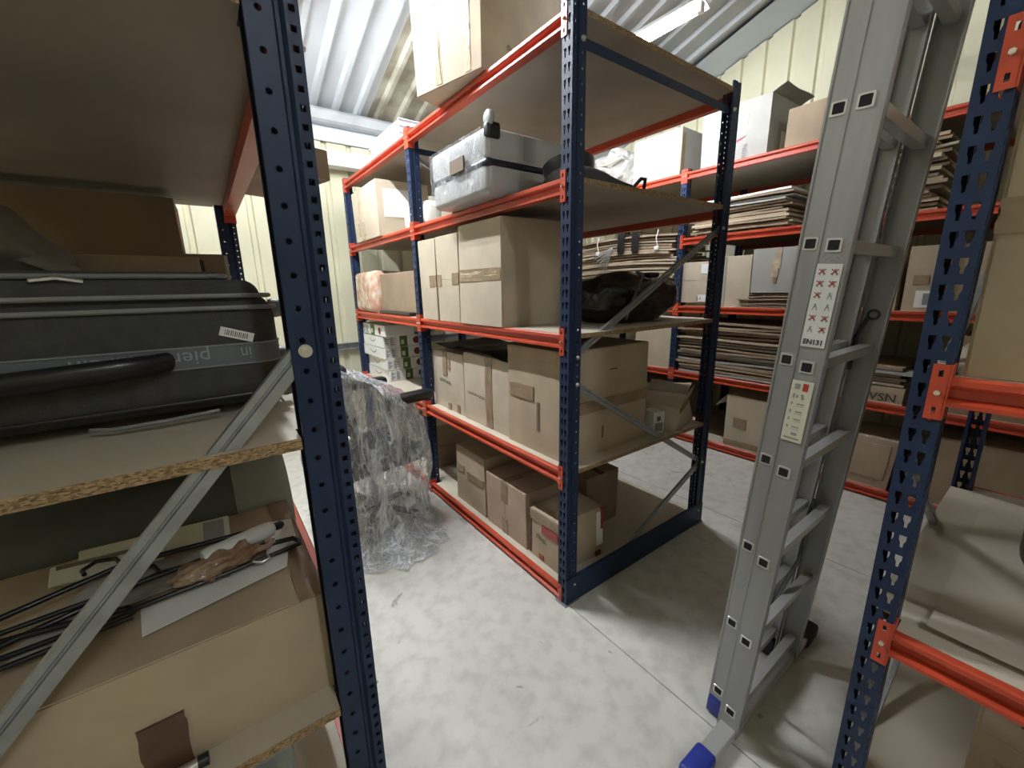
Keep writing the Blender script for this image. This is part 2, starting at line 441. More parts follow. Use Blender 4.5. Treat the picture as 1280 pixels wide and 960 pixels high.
lamp('tube_lamp', 'unseen fluorescent tube lamp added near the front wall to brighten the left foreground', -0.70, -4.25, -2.75, 3.60, 'fluorescent tube lamps', 'tube_fill')  # fill lamp added out of view to lift the dim left foreground
# white metal trunking on the end wall
t = thing('cable_trunking', 'white metal trunking box fixed along the cream end wall', 'trunking', (0, RY1 - .10, 2.66))
b = MB(); b.rbox(-.70, -.06, 0, .62, .09, .12, .008); b.build('body', 'lamp_white', t, smooth=40)
b = MB(); b.rbox(-.72, -.068, .104, .64, .09, .128, .006); b.build('lid', 'lamp_white', t, smooth=40)

# ------------------------------------------------------------------ pallet-style shelving
UW, UD, UH = 0.055, 0.070, 2.50
def strip(b, A, B, z0, z1, pitch, hole, nrm, m=0, rim=0.0022, start=0.0):
    """vertical plate from (A) to (B) in xy, with one hole per pitch; hole = list of (s,t) around the cell centre in metres or None"""
    A = Vector((*A, 0)); B = Vector((*B, 0)); W = (B - A).length; d = (B - A) / W; N = Vector((*nrm, 0))
    if hole is None:
        P = lambda s, z: A + d * s + Vector((0, 0, z))
        b.add([P(0, z0), P(W, z0), P(W, z1), P(0, z1)], [(0, 1, 2, 3)], m); return
    nrow = int((z1 - z0) / pitch + 0.5)
    n = len(hole)
    for r in range(nrow):
        za = z0 + r * pitch; zb = za + pitch; zc = (za + zb) / 2; sc = W / 2
        inner = [(sc + h[0], zc + h[1]) for h in hole]
        outer = []
        for h in hole:
            k = min((W / 2) / max(abs(h[0]), 1e-6), (pitch / 2) / max(abs(h[1]), 1e-6))
            outer.append((sc + h[0] * k, zc + h[1] * k))
        # corner points
        corners = [(0, za), (W, za), (W, zb), (0, zb)]
        vs = [A + d * s + Vector((0, 0, z)) for s, z in inner] + [A + d * s + Vector((0, 0, z)) for s, z in outer] + \
             [A + d * s + Vector((0, 0, z)) + N * rim for s, z in inner] + [A + d * s + Vector((0, 0, z)) for s, z in corners]
        fs = []
        ang = [math.atan2((o[1] - zc), (o[0] - sc)) for o in outer]
        cang = [math.atan2(c[1] - zc, c[0] - sc) for c in corners]
        for i in range(n):
            j = (i + 1) % n
            f = [i, j, n + j]
            a0 = ang[i]; span = (ang[j] - a0) % (2 * PI)
            mid = sorted([((ca - a0) % (2 * PI), ci) for ci, ca in enumerate(cang) if 1e-4 < (ca - a0) % (2 * PI) < span - 1e-4], reverse=True)
            f += [3 * n + ci for _, ci in mid]
            f.append(n + i)
            fs.append(tuple(f))
            fs.append((i, 2 * n + i, 2 * n + j, j))
        b.add(vs, fs, m)
SQ = [(-.0042, -.0045), (.0042, -.0045), (.0042, .0045), (-.0042, .0045)]
RD = [(.0048 * math.cos(2 * PI * (i + .5) / 8), .0048 * math.sin(2 * PI * (i + .5) / 8)) for i in range(8)]
KEY = [(-.0025, -.015), (.0025, -.015), (.0030, -.004), (.0062, .004), (.0062, .015), (-.0062, .015), (-.0062, .004), (-.0030, -.004)]
def upright_mesh(H=UH):
    b = MB()
    # front face with two keyhole columns
    strip(b, (0, 0), (0, .006), 0, H, 1, None, (1, 0))
    strip(b, (0, .006), (0, .0275), 0, H, .05, KEY, (1, 0))
    strip(b, (0, .0275), (0, .049), 0, H, .05, KEY, (1, 0))
    strip(b, (0, .049), (0, .055), 0, H, 1, None, (1, 0))
    for s in (0, 1):
        Y = (lambda y: y) if s == 0 else (lambda y: UW - y)
        ny = 1 if s == 0 else -1
        strip(b, (0, Y(0)), (.019, Y(0)), 0, H, .025, SQ, (0, ny))
        prof = [(.019, 0), (.025, .007), (.030, .007), (.034, 0)]
        for p, q in zip(prof, prof[1:]): strip(b, (p[0], Y(p[1])), (q[0], Y(q[1])), 0, H, 1, None, (0, ny))
        strip(b, (.034, Y(0)), (UD, Y(0)), 0, H, .05, RD, (0, ny))
        strip(b, (UD, Y(0)), (UD, Y(.010)), 0, H, 1, None, (-1, 0))
    return b.mesh('upright', ['upright_blue'])
UPRIGHT = upright_mesh()
_fp = MB(); _fp.box(-.012, -.010, 0, .082, .065, .006); FOOT = _fp.mesh('foot_plate', ['zinc'])
BEAM_POLY = [(0.005, .030), (0.001, .026), (0.001, .014), (.007, .008), (.020, .005), (.020, -.013), (.004, -.019), (-.002, -.021), (-.002, -.030), (.040, -.030), (.040, .010), (.022, .010), (.022, .030)]
_beam = {}
def beam_mesh(L):
    k = round(L, 4)
    if k not in _beam:
        b = MB(); b.prism(BEAM_POLY, lambda q, a: (q[0], a, q[1]), 0, L)
        _beam[k] = b.mesh('beam', ['beam_red'])
    return _beam[k]
def conn_mesh(sgn):
    """bracket on the post at y<0 side of the beam end (sgn -1) or beyond (sgn +1)"""
    b = MB()
    y0, y1 = (-.027, 0.0) if sgn < 0 else (0.0, .027)
    H = [(-.0035, -.007), (.0035, -.007), (.0035, .007), (-.0035, .007)]
    strip(b, (-.0035, y0), (-.0035, y1), -.060, -.022, .038, H, (1, 0))
    strip(b, (-.0035, y0), (-.0035, y1), -.022, .018, 1, None, (1, 0))
    strip(b, (-.0035, y0), (-.0035, y1), .018, .056, .038, H, (1, 0))
    e = y0 if sgn < 0 else y1
    b.add([(-.0035, e, -.06), (-.0005, e, -.06), (-.0005, e, .056), (-.0035, e, .056)], [(0, 1, 2, 3)])
    if sgn < 0: b.box(-.0035, -.002, -.060, .042, .002, .056)
    else: b.box(-.0035, -.002, -.060, .042, .002, .056)
    return b.mesh('connector', ['beam_red'])
CONN = {-1: conn_mesh(-1), 1: conn_mesh(1)}
_b = MB(); _b.cyl((-.0035, 0, 0), (-.010, 0, 0), .0055, n=6); _b.cyl((-.010, 0, 0), (-.0125, 0, 0), .0038, n=8); BOLT = _b.mesh('bolt', ['bolt'])
def board_mesh(y0, y1, D, notch0, notch1, z0=.010, z1=.030):
    """notched shelf board, local y range, posts cut out of its corners"""
    g = UD + .003; e = .023; c = UW + .002
    P = []
    if notch0: P += [(e, y0 + c), (g, y0 + c), (g, y0), (D - g, y0), (D - g, y0 + c), (D - e, y0 + c)]
    else: P += [(e, y0), (D - e, y0)]
    if notch1: P += [(D - e, y1 - c), (D - g, y1 - c), (D - g, y1), (g, y1), (g, y1 - c), (e, y1 - c)]
    else: P += [(D - e, y1), (e, y1)]
    n = len(P)
    b = MB()
    b.add([(x, y, z0) for x, y in P] + [(x, y, z1) for x, y in P], [tuple(range(n, 2 * n))], 0)
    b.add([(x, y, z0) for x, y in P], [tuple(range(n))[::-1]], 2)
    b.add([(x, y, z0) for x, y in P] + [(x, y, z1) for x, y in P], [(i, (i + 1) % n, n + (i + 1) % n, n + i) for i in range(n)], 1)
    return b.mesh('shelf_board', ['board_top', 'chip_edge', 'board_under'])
def brace(parent, x0, z0, x1, z1, y, w=.030, d=.014, bolts=True):
    p0 = Vector((x0, y, z0)); p1 = Vector((x1, y, z1)); dd = (p1 - p0).normalized(); L = (p1 - p0).length
    n = Vector((-dd.z, 0, dd.x)); yv = Vector((0, 1, 0))
    poly = [(-w / 2, 0), (-w / 2 + .010, 0), (-w / 2 + .012, .004), (-w / 2 + .015, .004), (-w / 2 + .017, 0), (w / 2, 0), (w / 2, d), (w / 2 - .002, d), (w / 2 - .002, .002 + .004), (-w / 2 + .002, .002 + .004), (-w / 2 + .002, d), (-w / 2, d)]
    b = MB(); b.prism(poly, lambda q, a: p0 + dd * a + n * (-q[0]) + yv * q[1], -0.012, L + .012)
    o = b.build('brace', 'zinc', parent)
    return o
def bolt_at(parent, x, z, y=0):
    b = MB(); b.cyl((x, y, z), (x, y - .003, z), .010, n=16); b.cyl((x, y - .003, z), (x, y - .008, z), .0065, n=6); b.cyl((x, y - .008, z), (x, y - .011, z), .004, n=10)
    b.build('bolt', 'bolt', parent, smooth=35)

LV = [0.0444, 0.6592, 1.2773, 1.8825, 2.4373]
def rack(label, loc, rotz, posts, D, bays, H=UH, skip_back=()):
    t = thing('pallet_shelving', label, 'shelving', loc, (0, 0, rotz))
    for y in posts:
        for back in (0, 1):
            l, r = ((0, y, 0), 0) if not back else ((D, y + UW, 0), PI)
            u = link('upright', UPRIGHT, t, l, (0, 0, r))
            link('foot_plate', FOOT, u)
    for i, levels in enumerate(bays):
        ya = posts[i] + UW; yb = posts[i + 1]
        for h in levels:
            for back in ((0,) if h in skip_back else (0, 1)):
                l, r = ((0, ya, h), 0) if not back else ((D, yb, h), PI)
                bm = link('beam', beam_mesh(yb - ya), t, l, (0, 0, r))
                link('connector', CONN[-1], bm, (0, 0, 0)); link('connector', CONN[1], bm, (0, yb - ya, 0))
                link('bolt', BOLT, bm, (0, -.013, -.003)); link('bolt', BOLT, bm, (0, yb - ya + .013, -.003))
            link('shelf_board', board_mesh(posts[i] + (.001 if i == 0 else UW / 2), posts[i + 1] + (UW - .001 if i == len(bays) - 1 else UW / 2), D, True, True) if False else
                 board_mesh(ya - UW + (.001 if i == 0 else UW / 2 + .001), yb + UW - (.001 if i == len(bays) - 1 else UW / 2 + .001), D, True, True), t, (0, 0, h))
    return t
def frame_braces(t, y, D, segs, ties=(), outer=None):
    for (x0, z0, x1, z1) in segs: brace(t, x0, z0, x1, z1, y)
    for z in ties:
        b = MB(); b.prism([(0, -.018), (.004, -.018), (.004, .014), (.020, .014), (.020, .018), (0, .018)], lambda q, a: (a, y + q[0], z + q[1]), .03, D - .03); b.build('tie', 'upright_blue', t)

# centre rack
RC = rack('two-bay blue and red shelving in the centre, near end frame facing the ladder', (0, 0, 0), 0, [0.0, 1.4625, 2.925], 1.2, [LV, LV], skip_back=(LV[0],))
frame_braces(RC, 0.018, 1.2, [(.045, 1.205, 1.155, 1.795), (.045, 1.095, 1.155, .43), (1.155, .41, .30, -.02 + .05)], (2.37,))
for y in (1.48, 2.94):
    frame_braces(RC, y, 1.2, [(.045, 1.205, 1.155, 1.795), (.045, 1.095, 1.155, .43), (1.155, .41, .30, .03), (1.155, 1.85, .045, 2.34)], (2.37,))
for (x, z) in ((.052, 1.208), (.052, 1.09), (1.148, 1.795), (1.148, .43), (.052, 2.37), (1.148, 2.37), (.052, .10), (1.148, .10)): bolt_at(RC, x, z, .0)
b = MB(); b.prism([(0, 0), (-.004, 0), (-.004, .135), (.012, .135), (.012, .131), (0, .131)], lambda q, a: (a, q[0] - .0005, .004 + q[1]), 0.0, 1.2); b.build('kick_plate', 'upright_blue', RC)

# right foreground rack, in line with the centre rack
RR = rack('dark foreground shelving behind the ladder with red beams at the right', (0, 0, 0), 0, [-2.60, -1.095], 1.2, [LV])
frame_braces(RR, -1.062, 1.2, [(.045, 1.205, 1.155, 1.795), (.045, 1.095, 1.155, .43), (1.155, .41, .30, .03)], (2.37,))
b = MB(); b.box(.05, -1.078, .13, .075, -1.066, .56); b.build('frame_strip', 'bolt', RR)
b = MB(); b.box(.16, -1.080, .02, .185, -1.068, .56); b.build('frame_strip', 'bolt', RR)

# wall rack
RWY = [-2.46, -0.72, 1.03, 2.53]
RW = rack('long shelving with red beams standing along the cream right wall', (2.42, 0, 0), 0, RWY, 1.15, [LV, LV, [LV[0], LV[1], LV[2], LV[4]]])
# left foreground rack (faces the other way)
LL = [0.045, 0.675, 1.235, 1.862]
RL = rack('left foreground shelving with raw chipboard shelf edges and a grey diagonal brace', (-1.02, 0, 0), PI, [-1.115, 0.445], 0.86, [LL])
# its end frame at world y = -0.5 (local y 0.5): diagonal brace just inside
def brace_left(x0, z0, x1, z1, y):
    p0 = Vector((x0, y, z0)); p1 = Vector((x1, y, z1)); dd = (p1 - p0).normalized(); L = (p1 - p0).length
    n = Vector((-dd.z, 0, dd.x)); yv = Vector((0, -1, 0)); w = .032; d = .016
    poly = [(-w / 2, 0), (-w / 2 + .010, 0), (-w / 2 + .012, .004), (-w / 2 + .014, .004), (-w / 2 + .016, 0), (w / 2, 0), (w / 2, d), (w / 2 - .002, d), (w / 2 - .002, .006), (-w / 2 + .002, .006), (-w / 2 + .002, d), (-w / 2, d)]
    b = MB(); b.prism(poly, lambda q, a: p0 + dd * a + n * (-q[0]) + yv * q[1], -0.01, L + .01)
    b.build('brace', 'zinc', RL)
brace_left(.058, 1.40, .80, .575, .492)
brace_left(.058, .30, .80, .575, .492)
for (x, z) in ((.050, 1.408), (.05, .30), (.81, .575)):
    b = MB(); b.cyl((x, .5, z), (x, .503, z), .0105, n=18); b.cyl((x, .503, z), (x, .508, z), .0065, n=6); b.cyl((x, .508, z), (x, .511, z), .004, n=10)
    b.build('bolt', 'bolt', RL, smooth=35)

# ------------------------------------------------------------------ cartons
def carton(label, x0, y0, z0, sx, sy, sz, rz=0.0, m='kraft', extras=(), group=None, warp=.004, bulge=.003, seed=None, lid=True, tilt=(0, 0), name='cardboard_box', cat='box', open_flaps=()):
    rnd = random.Random(seed if seed is not None else label)
    cx, cy = x0 + sx / 2, y0 + sy / 2
    off = [[rnd.uniform(-warp, warp) for _ in range(2)] + [rnd.uniform(-warp, 0)] for _ in range(8)]
    def W(p):
        u, v, q = p[0] / sx + .5, p[1] / sy + .5, p[2] / sz
        d = Vector((0, 0, 0))
        for i in range(8):
            a, bb, c = i & 1, (i >> 1) & 1, (i >> 2) & 1
            wgt = (u if a else 1 - u) * (v if bb else 1 - v) * (q if c else 1 - q)
            o = Vector(off[i]) if c else Vector((off[i][0], off[i][1], 0))
            d += o * wgt
        B = lambda t: max(0, 4 * t * (1 - t))
        d.x += (1 if u > .5 else -1) * bulge * B(v) * B(q) * min(1, abs(u - .5) * 2)
        d.y += (1 if v > .5 else -1) * bulge * B(u) * B(q) * min(1, abs(v - .5) * 2)
        if q > .5: d.z += bulge * B(u) * B(v) * (q - .5) * 2
        return Vector(p) + d
    t = thing(name, label, cat, (cx, cy, z0), (tilt[0], tilt[1], rz), group)
    # body: subdivided box with a small edge round
    N = 6
    def face_pt(f, u, v, e=0.0):
        if f == '-x': return (-sx / 2 - e, sy / 2 - u * sy, v * sz)
        if f == '+x': return (sx / 2 + e, -sy / 2 + u * sy, v * sz)
        if f == '-y': return (-sx / 2 + u * sx, -sy / 2 - e, v * sz)
        if f == '+y': return (sx / 2 - u * sx, sy / 2 + e, v * sz)
        if f == '+z': return (-sx / 2 + u * sx, -sy / 2 + v * sy, sz + e)
        return (-sx / 2 + u * sx, sy / 2 - v * sy, -e)
    def dims(f): return (sy, sz) if f in ('-x', '+x') else (sx, sz) if f in ('-y', '+y') else (sx, sy)
    bm = bmesh.new(); vd = {}
    def vert(p):
        k = (round(p[0], 5), round(p[1], 5), round(p[2], 5))
        if k not in vd: vd[k] = bm.verts.new(W(p))
        return vd[k]
    for f in ('-x', '+x', '-y', '+y', '+z', '-z'):
        for i in range(N):
            for j in range(N):
                bm.faces.new([vert(face_pt(f, a / N, c / N)) for a, c in ((i, j), (i + 1, j), (i + 1, j + 1), (i, j + 1))])
    edges = [e for e in bm.edges if len(e.link_faces) == 2 and e.calc_face_angle(0) > .8]
    bmesh.ops.bevel(bm, geom=edges, offset=.004, segments=2, affect='EDGES', profile=.5)
    me = bpy.data.meshes.new('body'); bm.to_mesh(me); bm.free()
    me.materials.append(MATS[m]); me.polygons.foreach_set('use_smooth', [True] * len(me.polygons)); me.set_sharp_from_angle(angle=.7)
    body = link('body', me, t)
    def plate(name, f, u0, u1, v0, v1, mm, th=.0016, e0=-.001, parent=t, n=5, rag=0.0, curve=None):
        b = MB(); vs = []; fs = []
        for lay in (e0, th):
            for j in range(n + 1):
                for i in range(n + 1):
                    uu = u0 + (u1 - u0) * i / n; vv = v0 + (v1 - v0) * j / n
                    if rag:
                        if i in (0, n): uu += rnd.uniform(-rag, rag)
                        if j in (0, n): vv += rnd.uniform(-rag, rag)
                    p = W(face_pt(f, uu, vv)); q = Vector(face_pt(f, 0, 0, 1)) - Vector(face_pt(f, 0, 0, 0))
                    vs.append(p + q * (lay + (rnd.uniform(0, .003) if rag and lay > 0 else 0)))
        K = (n + 1) ** 2
        for j in range(n):
            for i in range(n):
                a = j * (n + 1) + i
                fs.append((K + a, K + a + 1, K + a + n + 2, K + a + n + 1))
        ring = [i for i in range(n + 1)] + [(n + 1) * j + n for j in range(1, n + 1)] + [n * (n + 1) + i for i in range(n - 1, -1, -1)] + [(n + 1) * j for j in range(n - 1, 0, -1)]
        for a, c in zip(ring, ring[1:] + ring[:1]): fs.append((a, c, K + c, K + a))
        b.add(vs, fs)
        return b.build(name, mm, parent, smooth=40)
    if lid:   # two closing flaps on top with an open seam
        along_x = sx >= sy
        for s in (0, 1):
            a, c = (0.006, .4965) if s == 0 else (.5035, .994)
            plate('flap', '+z', *( (0.006, .994, a, c) if along_x else (a, c, .006, .994)), m, th=.0028)
    for e in extras:
        k = e[0]
        if k == 'tape':  plate('tape', *e[1:6], e[6] if len(e) > 6 else 'tape_brown', th=.0036, n=6, rag=.003)
        elif k == 'label': plate('paper_label', *e[1:6], e[6] if len(e) > 6 else 'white_paper', th=.0036, n=3)
        elif k == 'print': plate('printed_mark', *e[1:6], e[6] if len(e) > 6 else 'ink', th=e[7] if len(e) > 7 else .0034, n=1)
        elif k == 'seamh':   # closing flaps on a side face, horizontal seam at v
            f, v = e[1], e[2]
            plate('flap', f, .006, .994, .004, v - .003, m, th=.0028); plate('flap', f, .006, .994, v + .003, .996, m, th=.0028)
        elif k == 'seamv':
            f, u = e[1], e[2]
            plate('flap', f, .004, u - .003, .006, .994, m, th=.0028); plate('flap', f, u + .003, .996, .006, .994, m, th=.0028)
        elif k == 'scribble':   # illegible handwriting: face, u0, u1, v, height
            f, u0, u1, v, hh = e[1:6]; mm = e[6] if len(e) > 6 else 'ink'; b = MB(); n = 46; du, dv = dims(f); P_ = []
            q = Vector(face_pt(f, 0, 0, 1)) - Vector(face_pt(f, 0, 0, 0))
            for i in range(n + 1):
                tt = i / n
                P_.append((u0 + (u1 - u0) * tt + .004 / du * math.sin(tt * 51), v + hh / dv * (.5 * math.sin(tt * 43) * (.55 + .45 * noise.noise((tt * 9, rnd.random() * 0 + 2, 1))) + .12 * math.sin(tt * 6))))
            for a_, c_ in zip(P_, P_[1:]):
                tn = Vector(((c_[0] - a_[0]) * du, (c_[1] - a_[1]) * dv)); nn = Vector((-tn.y, tn.x)).normalized() * .0022 if tn.length > 1e-6 else Vector((0, .002))
                quad = [(a_[0] + nn.x / du, a_[1] + nn.y / dv), (a_[0] - nn.x / du, a_[1] - nn.y / dv), (c_[0] - nn.x / du, c_[1] - nn.y / dv), (c_[0] + nn.x / du, c_[1] + nn.y / dv)]
                b.add([W(face_pt(f, *p)) + q * .0040 for p in quad], [(0, 1, 2, 3)])
            b.build('handwriting', mm, t)
        elif k == 'text':    # face, u, v, size, string, [rotation], [mat]
            f, u, v, size, st = e[1:6]; rot = e[6] if len(e) > 6 else 0; mm = e[7] if len(e) > 7 else 'ink'
            tv, tf = text_mesh(st, size); du, dv = dims(f); b = MB(); vs = []
            q = Vector(face_pt(f, 0, 0, 1)) - Vector(face_pt(f, 0, 0, 0))
            for p in tv:
                px = p[0] * math.cos(rot) - p[1] * math.sin(rot); py = p[0] * math.sin(rot) + p[1] * math.cos(rot)
                vs.append(W(face_pt(f, u + px / du, v + py / dv)) + q * .0042)
            b.add(vs, tf); b.build('lettering', mm, t)
    for (edge, ang, ln) in open_flaps:     # raised flap along a top edge
        b = MB(); th = .004; n = 5; vs = []
        for lay in (0, 1):
            for j in range(3):
                for i in range(n + 1):
                    u = .01 + .98 * i / n; r = ln * j / 2
                    if edge == '-x': base = Vector((-sx / 2 + .003, sy / 2 - u * sy, sz)); d = Vector((-math.cos(ang), 0, math.sin(ang)))
                    elif edge == '+x': base = Vector((sx / 2 - .003, -sy / 2 + u * sy, sz)); d = Vector((math.cos(ang), 0, math.sin(ang)))
                    elif edge == '-y': base = Vector((-sx / 2 + u * sx, -sy / 2 + .003, sz)); d = Vector((0, -math.cos(ang), math.sin(ang)))
                    else: base = Vector((sx / 2 - u * sx, sy / 2 - .003, sz)); d = Vector((0, math.cos(ang), math.sin(ang)))
                    base = W(base)
                    vs.append(base + d * r + Vector((0, 0, lay * th)) + Vector((0, 0, .006 * math.sin(u * 7 + j) * (j > 0))))
        K = 3 * (n + 1); fs = []
        for j in range(2):
            for i in range(n):
                a = j * (n + 1) + i
                fs += [(a, a + n + 1, a + n + 2, a + 1), (K + a, K + a + 1, K + a + n + 2, K + a + n + 1)]
        ring = [i for i in range(n + 1)] + [(n + 1) + n, 2 * (n + 1) + n] + [2 * (n + 1) + i for i in range(n - 1, -1, -1)] + [n + 1]
        for a, c in zip(ring, ring[1:] + ring[:1]): fs.append((a, c, K + c, K + a))
        b.add(vs, fs); b.build('flap', m, t)
    return t

TOP = [h + .0300 for h in LV]
G3 = 'cartons on the centre rack at eye level'
# ---- centre rack, third shelf
carton('narrow tall carton beside the blue middle post on the eye-level shelf', 0.004, 1.185, TOP[2], .40, .235, .50, m='kraft_light', extras=[('seamv', '-x', .97), ('tape', '-x', .62, 1.0, .42, .56, 'tape_brown')], group=G3)
carton('tall carton between the narrow carton and the largest carton on the eye-level shelf', 0.004, .900, TOP[2], .40, .262, .50, m='kraft_light', extras=[('seamh', '-x', .5), ('tape', '-x', 0, .22, .42, .56, 'tape_brown'), ('tape', '-x', .72, .995, .44, .57, 'tape_brown')], group=G3)
carton('largest tall carton with a taped seam on the eye-level shelf, nearest the end post', 0.0, .470, TOP[2], .50, .415, .528, m='kraft_light', extras=[('seamh', '-x', .51), ('seamh', '-y', .51), ('tape', '-x', .02, .985, .44, .56, 'tape_brown'), ('tape', '-x', .04, .9, .485, .535, 'tape_clear')], group=G3)
# ---- second shelf
G2 = 'cartons on the centre rack knee-high shelf'
carton('carton with black handwriting under a dark sheet on the knee-high shelf', .078, 1.035, TOP[1], .45, .425, .40, m='kraft_light',
       extras=[('tape', '-x', .37, .50, .60, 1.0, 'tape_brown'), ('tape', '-x', .53, .60, .72, .9, 'tape_brown'), ('tape', '-x', .48, .58, .0, .12, 'tape_brown'), ('tape', '-x', .78, .86, .02, .15, 'tape_brown'), ('scribble', '-x', .24, .62, .50, .035, 'ink')], group=G2)
carton('carton with a vertical brown tape strip between two cartons on the knee-high shelf', .078, .525, TOP[1], .45, .495, .425, m='kraft_light',
       extras=[('seamv', '-x', .60), ('tape', '-x', .52, .66, .02, 1.0, 'tape_brown'), ('label', '-x', .50, .66, .015, .06, 'kraft_white'), ('scribble', '-x', .10, .50, .42, .03, 'ink_soft')], group=G2)
carton('largest carton on the knee-high shelf, behind the end post above the short boxes', .060, .085, TOP[1], .60, .435, .525, m='kraft',
       extras=[('tape', '-x', .05, .50, .50, .64, 'tape_brown'), ('tape', '-y', .0, 1.0, .42, .53, 'tape_brown'), ('print', '-y', .50, .58, .79, .80), ('print', '-y', .42, .435, .14, .26, 'ink_soft'), ('print', '-x', .56, .60, .22, .50, 'ink_soft')], group=G2)
# dark sheet lying over two cartons
b = MB(); vs = []; NX, NY = 10, 14
for lay in (0, .003):
    for i in range(NX + 1):
        for j in range(NY + 1):
            x = .07 + .46 * i / NX; y = .53 + .86 * j / NY
            z = TOP[1] + .44 + .012 * math.sin(9 * y + 3 * x) + .010 * noise.noise((x * 6, y * 6, 3)) + (.012 if .95 < y < 1.1 else 0)
            vs.append((x, y, z + lay))
K = (NX + 1) * (NY + 1); fs = []
for i in range(NX):
    for j in range(NY):
        a = i * (NY + 1) + j; fs += [(a, a + 1, a + NY + 2, a + NY + 1), (K + a, K + a + NY + 1, K + a + NY + 2, K + a + 1)]
b.add(vs, fs); tag(b.build('plastic_sheet', 'plastic_black', smooth=60), 'black sheet lying loosely over two cartons on the knee-high shelf', 'sheet')
# row of white boxes and binders far behind these cartons
for k in range(9):
    b = MB(); x = .68; y = .72 + k * .085; h = .43 - .03 * (k % 3)
    b.rbox(x, y, 0, x + .26, y + (.05 if k % 2 else .07), h, .004)
    t = thing('ring_binder', ORD[k].replace('lowest', 'first').replace(' from bottom', '') + ' ring binder from the end post in the row behind the knee-high cartons', 'binder', (0, 0, TOP[1]), group='ring binders behind the cartons')
    b.build('cover', 'white_paper' if k % 3 else 'plastic_black', t)
    b = MB(); b.box(x - .002, y + .012, h * .3, x, y + .04, h * .85); b.build('spine_label', 'grey_paper', t)
carton('crumpled light carton with caved-in lid at the far end of the knee-high shelf', .80, .03, TOP[1], .30, .30, .17, rz=.25, m='kraft_light', warp=.035, bulge=.008, extras=[('tape', '-y', .1, .9, .8, .95, 'tape_brown')], open_flaps=[('-y', 1.0, .08), ('+x', .6, .09)], lid=False)
carton('small white and grey box leaning by the crumpled carton', .735, .06, TOP[1], .075, .09, .125, rz=-.25, m='white_paper', extras=[('print', '-y', .15, .85, .1, .5, 'ink_grey'), ('print', '-y', .3, .6, .6, .8, 'ink_soft')], lid=False, warp=.002)
# ---- bottom shelf
G1 = 'cartons on the centre rack bottom shelf'
carton('tall carton furthest from the end post on the bottom shelf', .058, .795, TOP[0], .40, .355, .395, m='kraft', extras=[('tape', '-x', .02, .32, .55, .68, 'tape_brown'), ('tape', '-x', .42, .97, .50, .63, 'tape_brown')], group=G1)
carton('middle carton with a centred tape strip on the bottom shelf', .058, .375, TOP[0], .36, .395, .335, m='kraft_pink', extras=[('seamv', '-x', .5), ('tape', '-x', .42, .58, .62, 1.0, 'tape_brown'), ('tape', '-x', .42, .56, .0, .30, 'tape_brown'), ('tape', '+z', .0, 1, .43, .57, 'tape_brown')], group=G1)
carton('worn carton with red tape and white paper strip on the bottom shelf', .058, .110, TOP[0], .315, .235, .285, m='kraft', warp=.008,
       extras=[('tape', '-x', .02, .99, .82, 1.0, 'tape_brown'), ('tape', '-x', .45, .98, .62, .80, 'tape_red'), ('tape', '-x', .0, .06, .05, .95, 'tape_dark'), ('print', '-x', .35, .5, .04, .14, 'tape_red'), ('tape', '-y', .93, .995, .55, 1.0, 'tape_red'), ('label', '-y', .84, .99, .22, .92, 'white_paper'), ('print', '-y', .03, .2, .42, .44, 'ink_soft'), ('print', '-y', .02, .16, .5, .52, 'ink_soft'), ('tape', '-y', .82, .94, .0, .1, 'tape_dark'), ('scribble', '-x', .25, .60, .50, .05, 'ink_soft')], group=G1)
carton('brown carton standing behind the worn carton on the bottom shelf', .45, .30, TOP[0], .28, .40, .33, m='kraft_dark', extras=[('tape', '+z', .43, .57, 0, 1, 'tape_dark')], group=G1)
carton('dusty low carton at the far bay of the bottom shelf', .16, 1.66, TOP[0], .5, .5, .18, m='kraft_dark', group=G1)
# ---- shelf four
carton('bulging carton with torn tape and a white delivery note on the high shelf', -.02, 2.05, TOP[3], .42, .62, .40, m='kraft_light', warp=.012, bulge=.012,
       extras=[('tape', '-x', .30, .42, .02, .98, 'tape_clear'), ('tape', '-x', .22, .50, .1, .35, 'tape_clear'), ('label', '-y', .12, .62, .35, .85, 'white_paper')])
t = thing('paper_bundle', 'white wrapped bundle between the bulging carton and the silver suitcase', 'bundle', (.14, 1.62, TOP[3]))
b = MB(); b.rbox(-.07, -.19, 0, .07, .19, .17, .05, seg=4); b.build('wrap', 'white_paper', t, smooth=60)
b = MB(); b.rbox(-.074, -.02, .0, .074, .02, .174, .012); b.build('band', 'grey_paper', t, smooth=60)
# shelf three, far bay: carton in pinkish bubble wrap
t = thing('wrapped_carton', 'brown carton swathed in pinkish bubble wrap in the far bay at eye level', 'box', (.02, 2.30, TOP[2]))
b = MB(); b.rbox(.05, -.62, .025, .45, .40, .33, .006); b.build('carton', 'kraft_dark', t)
b = MB(); b.rbox(-.02, .10, .0, .42, .62, .36, .06, seg=5)
for i, v in enumerate(b.v):
    p = Vector(v); d = .022 * noise.noise(p * 9) + .012 * noise.noise(p * 22); c = Vector((.2, .36, .18)); n = (p - c).normalized(); q = p + n * d
    b.v[i] = (q.x, q.y, max(.001, q.z))
b.build('bubble_wrap', 'bubble_pink', t, smooth=70)
b = MB(); b.rbox(.0, -.60, .0, .42, .05, .028, .01); b.build('black_pad', 'plastic_black', t)
